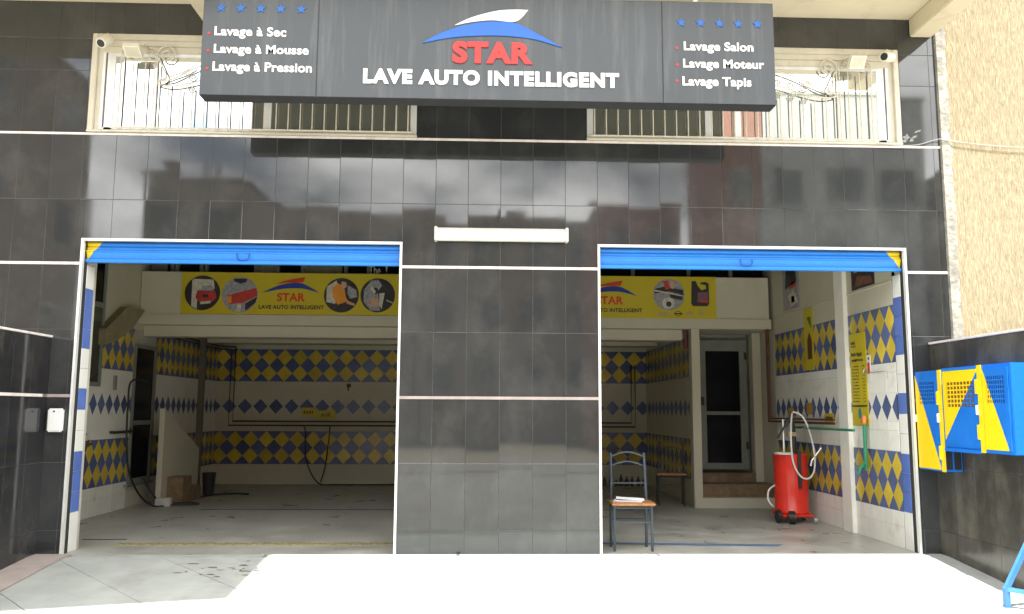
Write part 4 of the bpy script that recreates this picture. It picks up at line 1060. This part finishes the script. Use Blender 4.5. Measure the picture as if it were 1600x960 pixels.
# ================================================================== CHAIRS
def chair(loc, rz, label, metal, seat_m, group):
    o = thing('chair', (0, 0, 0), label, 'chair', group)
    hw = .175
    for s in (-1, 1):
        b = MB(); b.tube(spline([(s*hw, -.125, .0), (s*hw, -.12, .42)], 3), .0125, 8); b.build('leg', metal, o)
        b = MB(); b.tube(spline([(s*(hw-.005), .135, .0), (s*(hw-.005), .12, .42), (s*(hw-.01), .13, .65), (s*(hw-.012), .17, .885)], 5), .0135, 8); b.build('leg', metal, o)
    b = MB(); b.box(-.205, .205, -.175, .175, .415, .442, .008); b.build('seat', seat_m, o)
    b = MB(); b.tube([(-hw, -.12, .395), (hw, -.12, .395), (hw, .12, .395), (-hw, .12, .395)], .010, 6, closed=True); b.build('seat_frame', metal, o)
    b = MB(); b.tube([(-hw, -.123, .262), (hw, -.123, .262)], .008, 6); b.build('stretcher', metal, o)
    b = MB(); b.tube([(-hw, .127, .262), (hw, .127, .262)], .008, 6); b.build('stretcher', metal, o)
    for zc, k in ((.85, .035), (.76, .035)):
        b = MB(); b.tube(spline([(-.163, .163, zc), (-.09, .165, zc+k*.75), (0, .166, zc+k*1.25), (.09, .165, zc+k*.75), (.163, .163, zc)], 5), .008, 6); b.build('back_rail', metal, o)
    b = MB(); b.tube([(-.165, .13, .60), (.165, .13, .60)], .007, 6); b.build('back_rail', metal, o)
    o.location = loc; o.rotation_euler = (0, 0, rz); return o
chair((1.415, .265, 0), 0, 'blue-grey metal chair with wooden seat in the right bay doorway, papers on it', chair_metal, wood, 'metal chairs with wooden seats')
chair((2.63, 3.95, 0), R(172), 'dark metal chair with wooden seat in the gloom beside the partition wall', chair_dark, wood, 'metal chairs with wooden seats')
PP = thing('paper_stack', (1.39, .26, .443), 'sheaf of white papers lying on the wooden chair seat', 'papers')
for i in range(4):
    a = rnd.uniform(-.25, .12); cx, cy, z = 1.385+i*.008, .26, .444+i*.005
    c0_, s0_ = math.cos(a), math.sin(a); hx, hy = .13, .095
    q = [(cx+c0_*u-s0_*v, cy+s0_*u+c0_*v) for u, v in ((-hx, -hy), (hx, -hy), (hx, hy), (-hx, hy))]
    b = MB(); b.add([(x, y_, z+(.012 if k in (0, 3) and i == 3 else 0)) for k, (x, y_) in enumerate(q)]+[(x, y_, z+.0035+(.012 if k in (0, 3) and i == 3 else 0)) for k, (x, y_) in enumerate(q)],
                    [(0, 1, 2, 3), (7, 6, 5, 4), (0, 4, 5, 1), (1, 5, 6, 2), (2, 6, 7, 3), (3, 7, 4, 0)]); b.build('sheet', paper, PP)

# ================================================================== OIL DRAINER
OD = thing('oil_drainer', (3.68, 2.22, 0), 'red wheeled waste oil drainer with looped white hose in the right bay', 'oil drainer')
cx, cy = 3.69, 2.24
b = MB(); b.lathe(cx, cy, [(.185, .10), (.2, .115), (.2, .13), (.193, .14), (.193, .76), (.199, .77), (.199, .79), (.185, .80), (.12, .80), (.12, .79)], 36); b.build('tank', red_paint, OD)
b = MB(); b.box(cx-.19, cx+.18, cy-.22, cy+.2, .075, .105, .01); b.build('base_plate', red_paint, OD)
b = MB(); b.box(cx+.012, cx+.055, cy-.212, cy-.188, .40, .83, .004); b.build('level_gauge', black_pl, OD)
b = MB(); b.tube([(cx-.24, cy-.16, .08), (cx-.20, cy-.16, .08)], .075, 20); b.build('wheel', rubber, OD)
b = MB(); b.tube([(cx-.13, cy-.24, .075), (cx-.06, cy-.26, .075)], .075, 20); b.build('wheel', rubber, OD)
b = MB(); b.tube([(cx+.17, cy-.2, .04), (cx+.21, cy-.2, .04)], .04, 16); b.build('castor', steel, OD)
b = MB(); b.tube([(cx+.17, cy+.15, .04), (cx+.21, cy+.15, .04)], .04, 16); b.build('castor', steel, OD)
b = MB(); b.tube([(cx-.09, cy-.05, .8), (cx-.09, cy-.05, 1.20)], .014, 8); b.build('mast', steel, OD)
b = MB(); b.tube([(cx+.03, cy-.05, .8), (cx+.03, cy-.05, 1.05), (cx+.02, cy-.05, 1.22)], [.035, .03, .02], 10); b.build('pump', black_pl, OD)
b = MB(); b.tube(spline([(cx-.18, cy-.1, .98), (cx-.08, cy-.12, 1.14), (cx+.0, cy-.12, 1.26)], 5), [.012]*5+[.02]*6, 8); b.build('suction_gun', black_pl, OD)
b = MB(); b.box(cx-.04, cx+.06, cy-.09, cy-.01, 1.0, 1.05, .008); b.build('valve', mat('valve_tan', (.45, .33, .18), .5), OD)
b = MB(); b.tube(spline([(cx-.01, cy-.14, 1.27), (cx-.04, cy-.18, 1.15), (cx-.055, cy-.2, .93), (cx-.045, cy-.22, .70), (cx+.03, cy-.23, .545), (cx+.13, cy-.23, .52), (cx+.2, cy-.22, .62), (cx+.215, cy-.2, .82), (cx+.17, cy-.18, 1.08), (cx+.1, cy-.16, 1.24), (cx+.0, cy-.14, 1.29)], 8), .0105, 8); b.build('hose', hose_white, OD)
b = MB(); b.tube([(cx-.2+.04*0+.0, cy, 0)]*0+[(cx-.115+.10*math.cos(2*math.pi*k/20), cy-.10+.11*math.sin(2*math.pi*k/20), .80) for k in range(20)], .012, 6, closed=True); b.build('hose', hose_white, OD)
b = MB(); b.tube(spline([(cx-.19, cy+.02, .42), (cx-.28, cy-.02, .36), (cx-.29, cy-.03, .25), (cx-.24, cy-.04, .18)], 6), .011, 6); b.build('hose', hose_white, OD)
b = MB(); b.tube([(cx+.30, cy-.2, .87), (cx+.18, cy-.2, .72)], .008, 6); b.tube([(cx+.18, cy-.2, .72), (cx+.17, cy-.19, .66)], .012, 6); b.build('nozzle', steel, OD)
b = MB(); b.tube([(cx+.02, cy-.1, 1.04), (cx+.1, cy-.1, 1.08), (cx+.19, cy-.12, 1.12)], .005, 6); b.build('lever', steel, OD)

# ================================================================== HOSES left bay
b = MB(); b.tube(spline([(-4.35, 3.30, 1.64), (-4.45, 3.2, 1.66), (-4.5, 3.12, 1.60), (-4.5, 3.10, 1.34), (-4.5, 3.12, .9), (-4.48, 3.2, .5), (-4.42, 3.4, .2), (-4.3, 3.6, .02), (-4.1, 3.75, .02), (-3.8, 3.85, .02), (-3.95, 4.0, .02), (-4.2, 3.95, .02), (-4.35, 3.8, .1), (-4.5, 3.7, .38)], 8), .013, 7)
b.build('pressure_hose', rubber, label='black pressure hose hanging from the left bay wall and coiled on the floor', cat='hose')
b = MB(); b.tube(spline([(-4.28, 3.7, .015), (-4.15, 4.3, .015), (-4.05, 5.0, .015), (-3.8, 5.3, .015), (-3.5, 5.2, .015)], 8), .013, 7)
b.build('hose', rubber, label='black hose lying along the foot of the stair wall', cat='hose')
b = MB(); b.tube(spline([(-3.10, 7.0, 1.01), (-3.06, 7.0, .9), (-3.04, 6.98, .5), (-2.93, 6.95, .2), (-2.76, 6.9, .02), (-2.5, 6.85, .015), (-2.0, 6.85, .015), (-1.2, 6.9, .015)], 8), .012, 6)
b.build('hose', rubber, label='long dark hose sagging from the back wall pipe onto the floor', cat='hose')
b = MB(); b.tube(spline([(-2.64, 7.0, 1.0), (-2.66, 6.99, .7), (-2.70, 6.97, .3), (-2.76, 6.93, .05)], 8), .011, 6)
b.build('hose', rubber, label='short dark hose dropping straight from the back wall pipe', cat='hose')
# wall fittings on the left bay wall
def fit(y0, y1, z, m, label):
    o = thing('wall_tap', (LW, y0, z), label, 'wall fitting')
    b = MB(); b.tube([(LW, y0, z), (LW+.05, y0, z), (LW+.05, y1, z)], .018, 8); b.build('pipe', m, o)
    b = MB(); b.tube([(LW+.05, y1-.06, z-.03), (LW+.05, y1-.06, z+.05)], .010, 6); b.build('handle', m, o)
fit(1.8, 2.2, .99, MATS['dark_pipe'], 'dark tap pipe low on the left bay wall, the upper of two')
fit(1.7, 2.35, .87, brown_pipe, 'red-brown tap pipe low on the left bay wall, the lower of two')
fit(2.95, 3.5, .99, MATS['dark_pipe'], 'dark tap pipe beside the glazed door on the left wall')
hb = thing('hose_hook', (LW, 2.98, 1.6), 'dark hose hook on the left wall beside the glazed door', 'hook')
b = MB(); b.box(LW, LW+.03, 2.95, 3.0, 1.52, 1.70, .003); b.build('plate', grey_frame, hb)
# bin and white box near the stair
BN = MB(); BN.lathe(-4.13, 5.28, [(.075, 0), (.10, .30), (.104, .31), (.104, .33), (.09, .33)], 20)
BN.build('bin', black_pl, label='small black bucket standing beside the dark post at the back', cat='bucket')
WB = MB(); WB.box(-4.31, -4.12, 3.68, 3.78, 0, .11, .006)
WB.build('box', mat('dull_white_board', (.5, .5, .45), .8), label='small white box on the floor in front of the brown steps', cat='box')
# bottles along the back wall
for k in range(9):
    x = 2.05+k*.095+rnd.uniform(-.015, .015); h = rnd.uniform(.10, .2); r_ = rnd.uniform(.025, .036)
    b = MB(); b.lathe(x, 6.85+rnd.uniform(-.04, .04), [(r_, 0), (r_, h*.62), (r_*.45, h*.8), (r_*.4, h)], 10)
    b.build('bottle', bottle_col, label='small dark bottle at the back wall, %s in the row from the left' % ['first', 'second', 'third', 'fourth', 'fifth', 'sixth', 'seventh', 'eighth', 'last'][k], cat='bottle', group='bottles along the back wall')
bpy.context.view_layer.update()
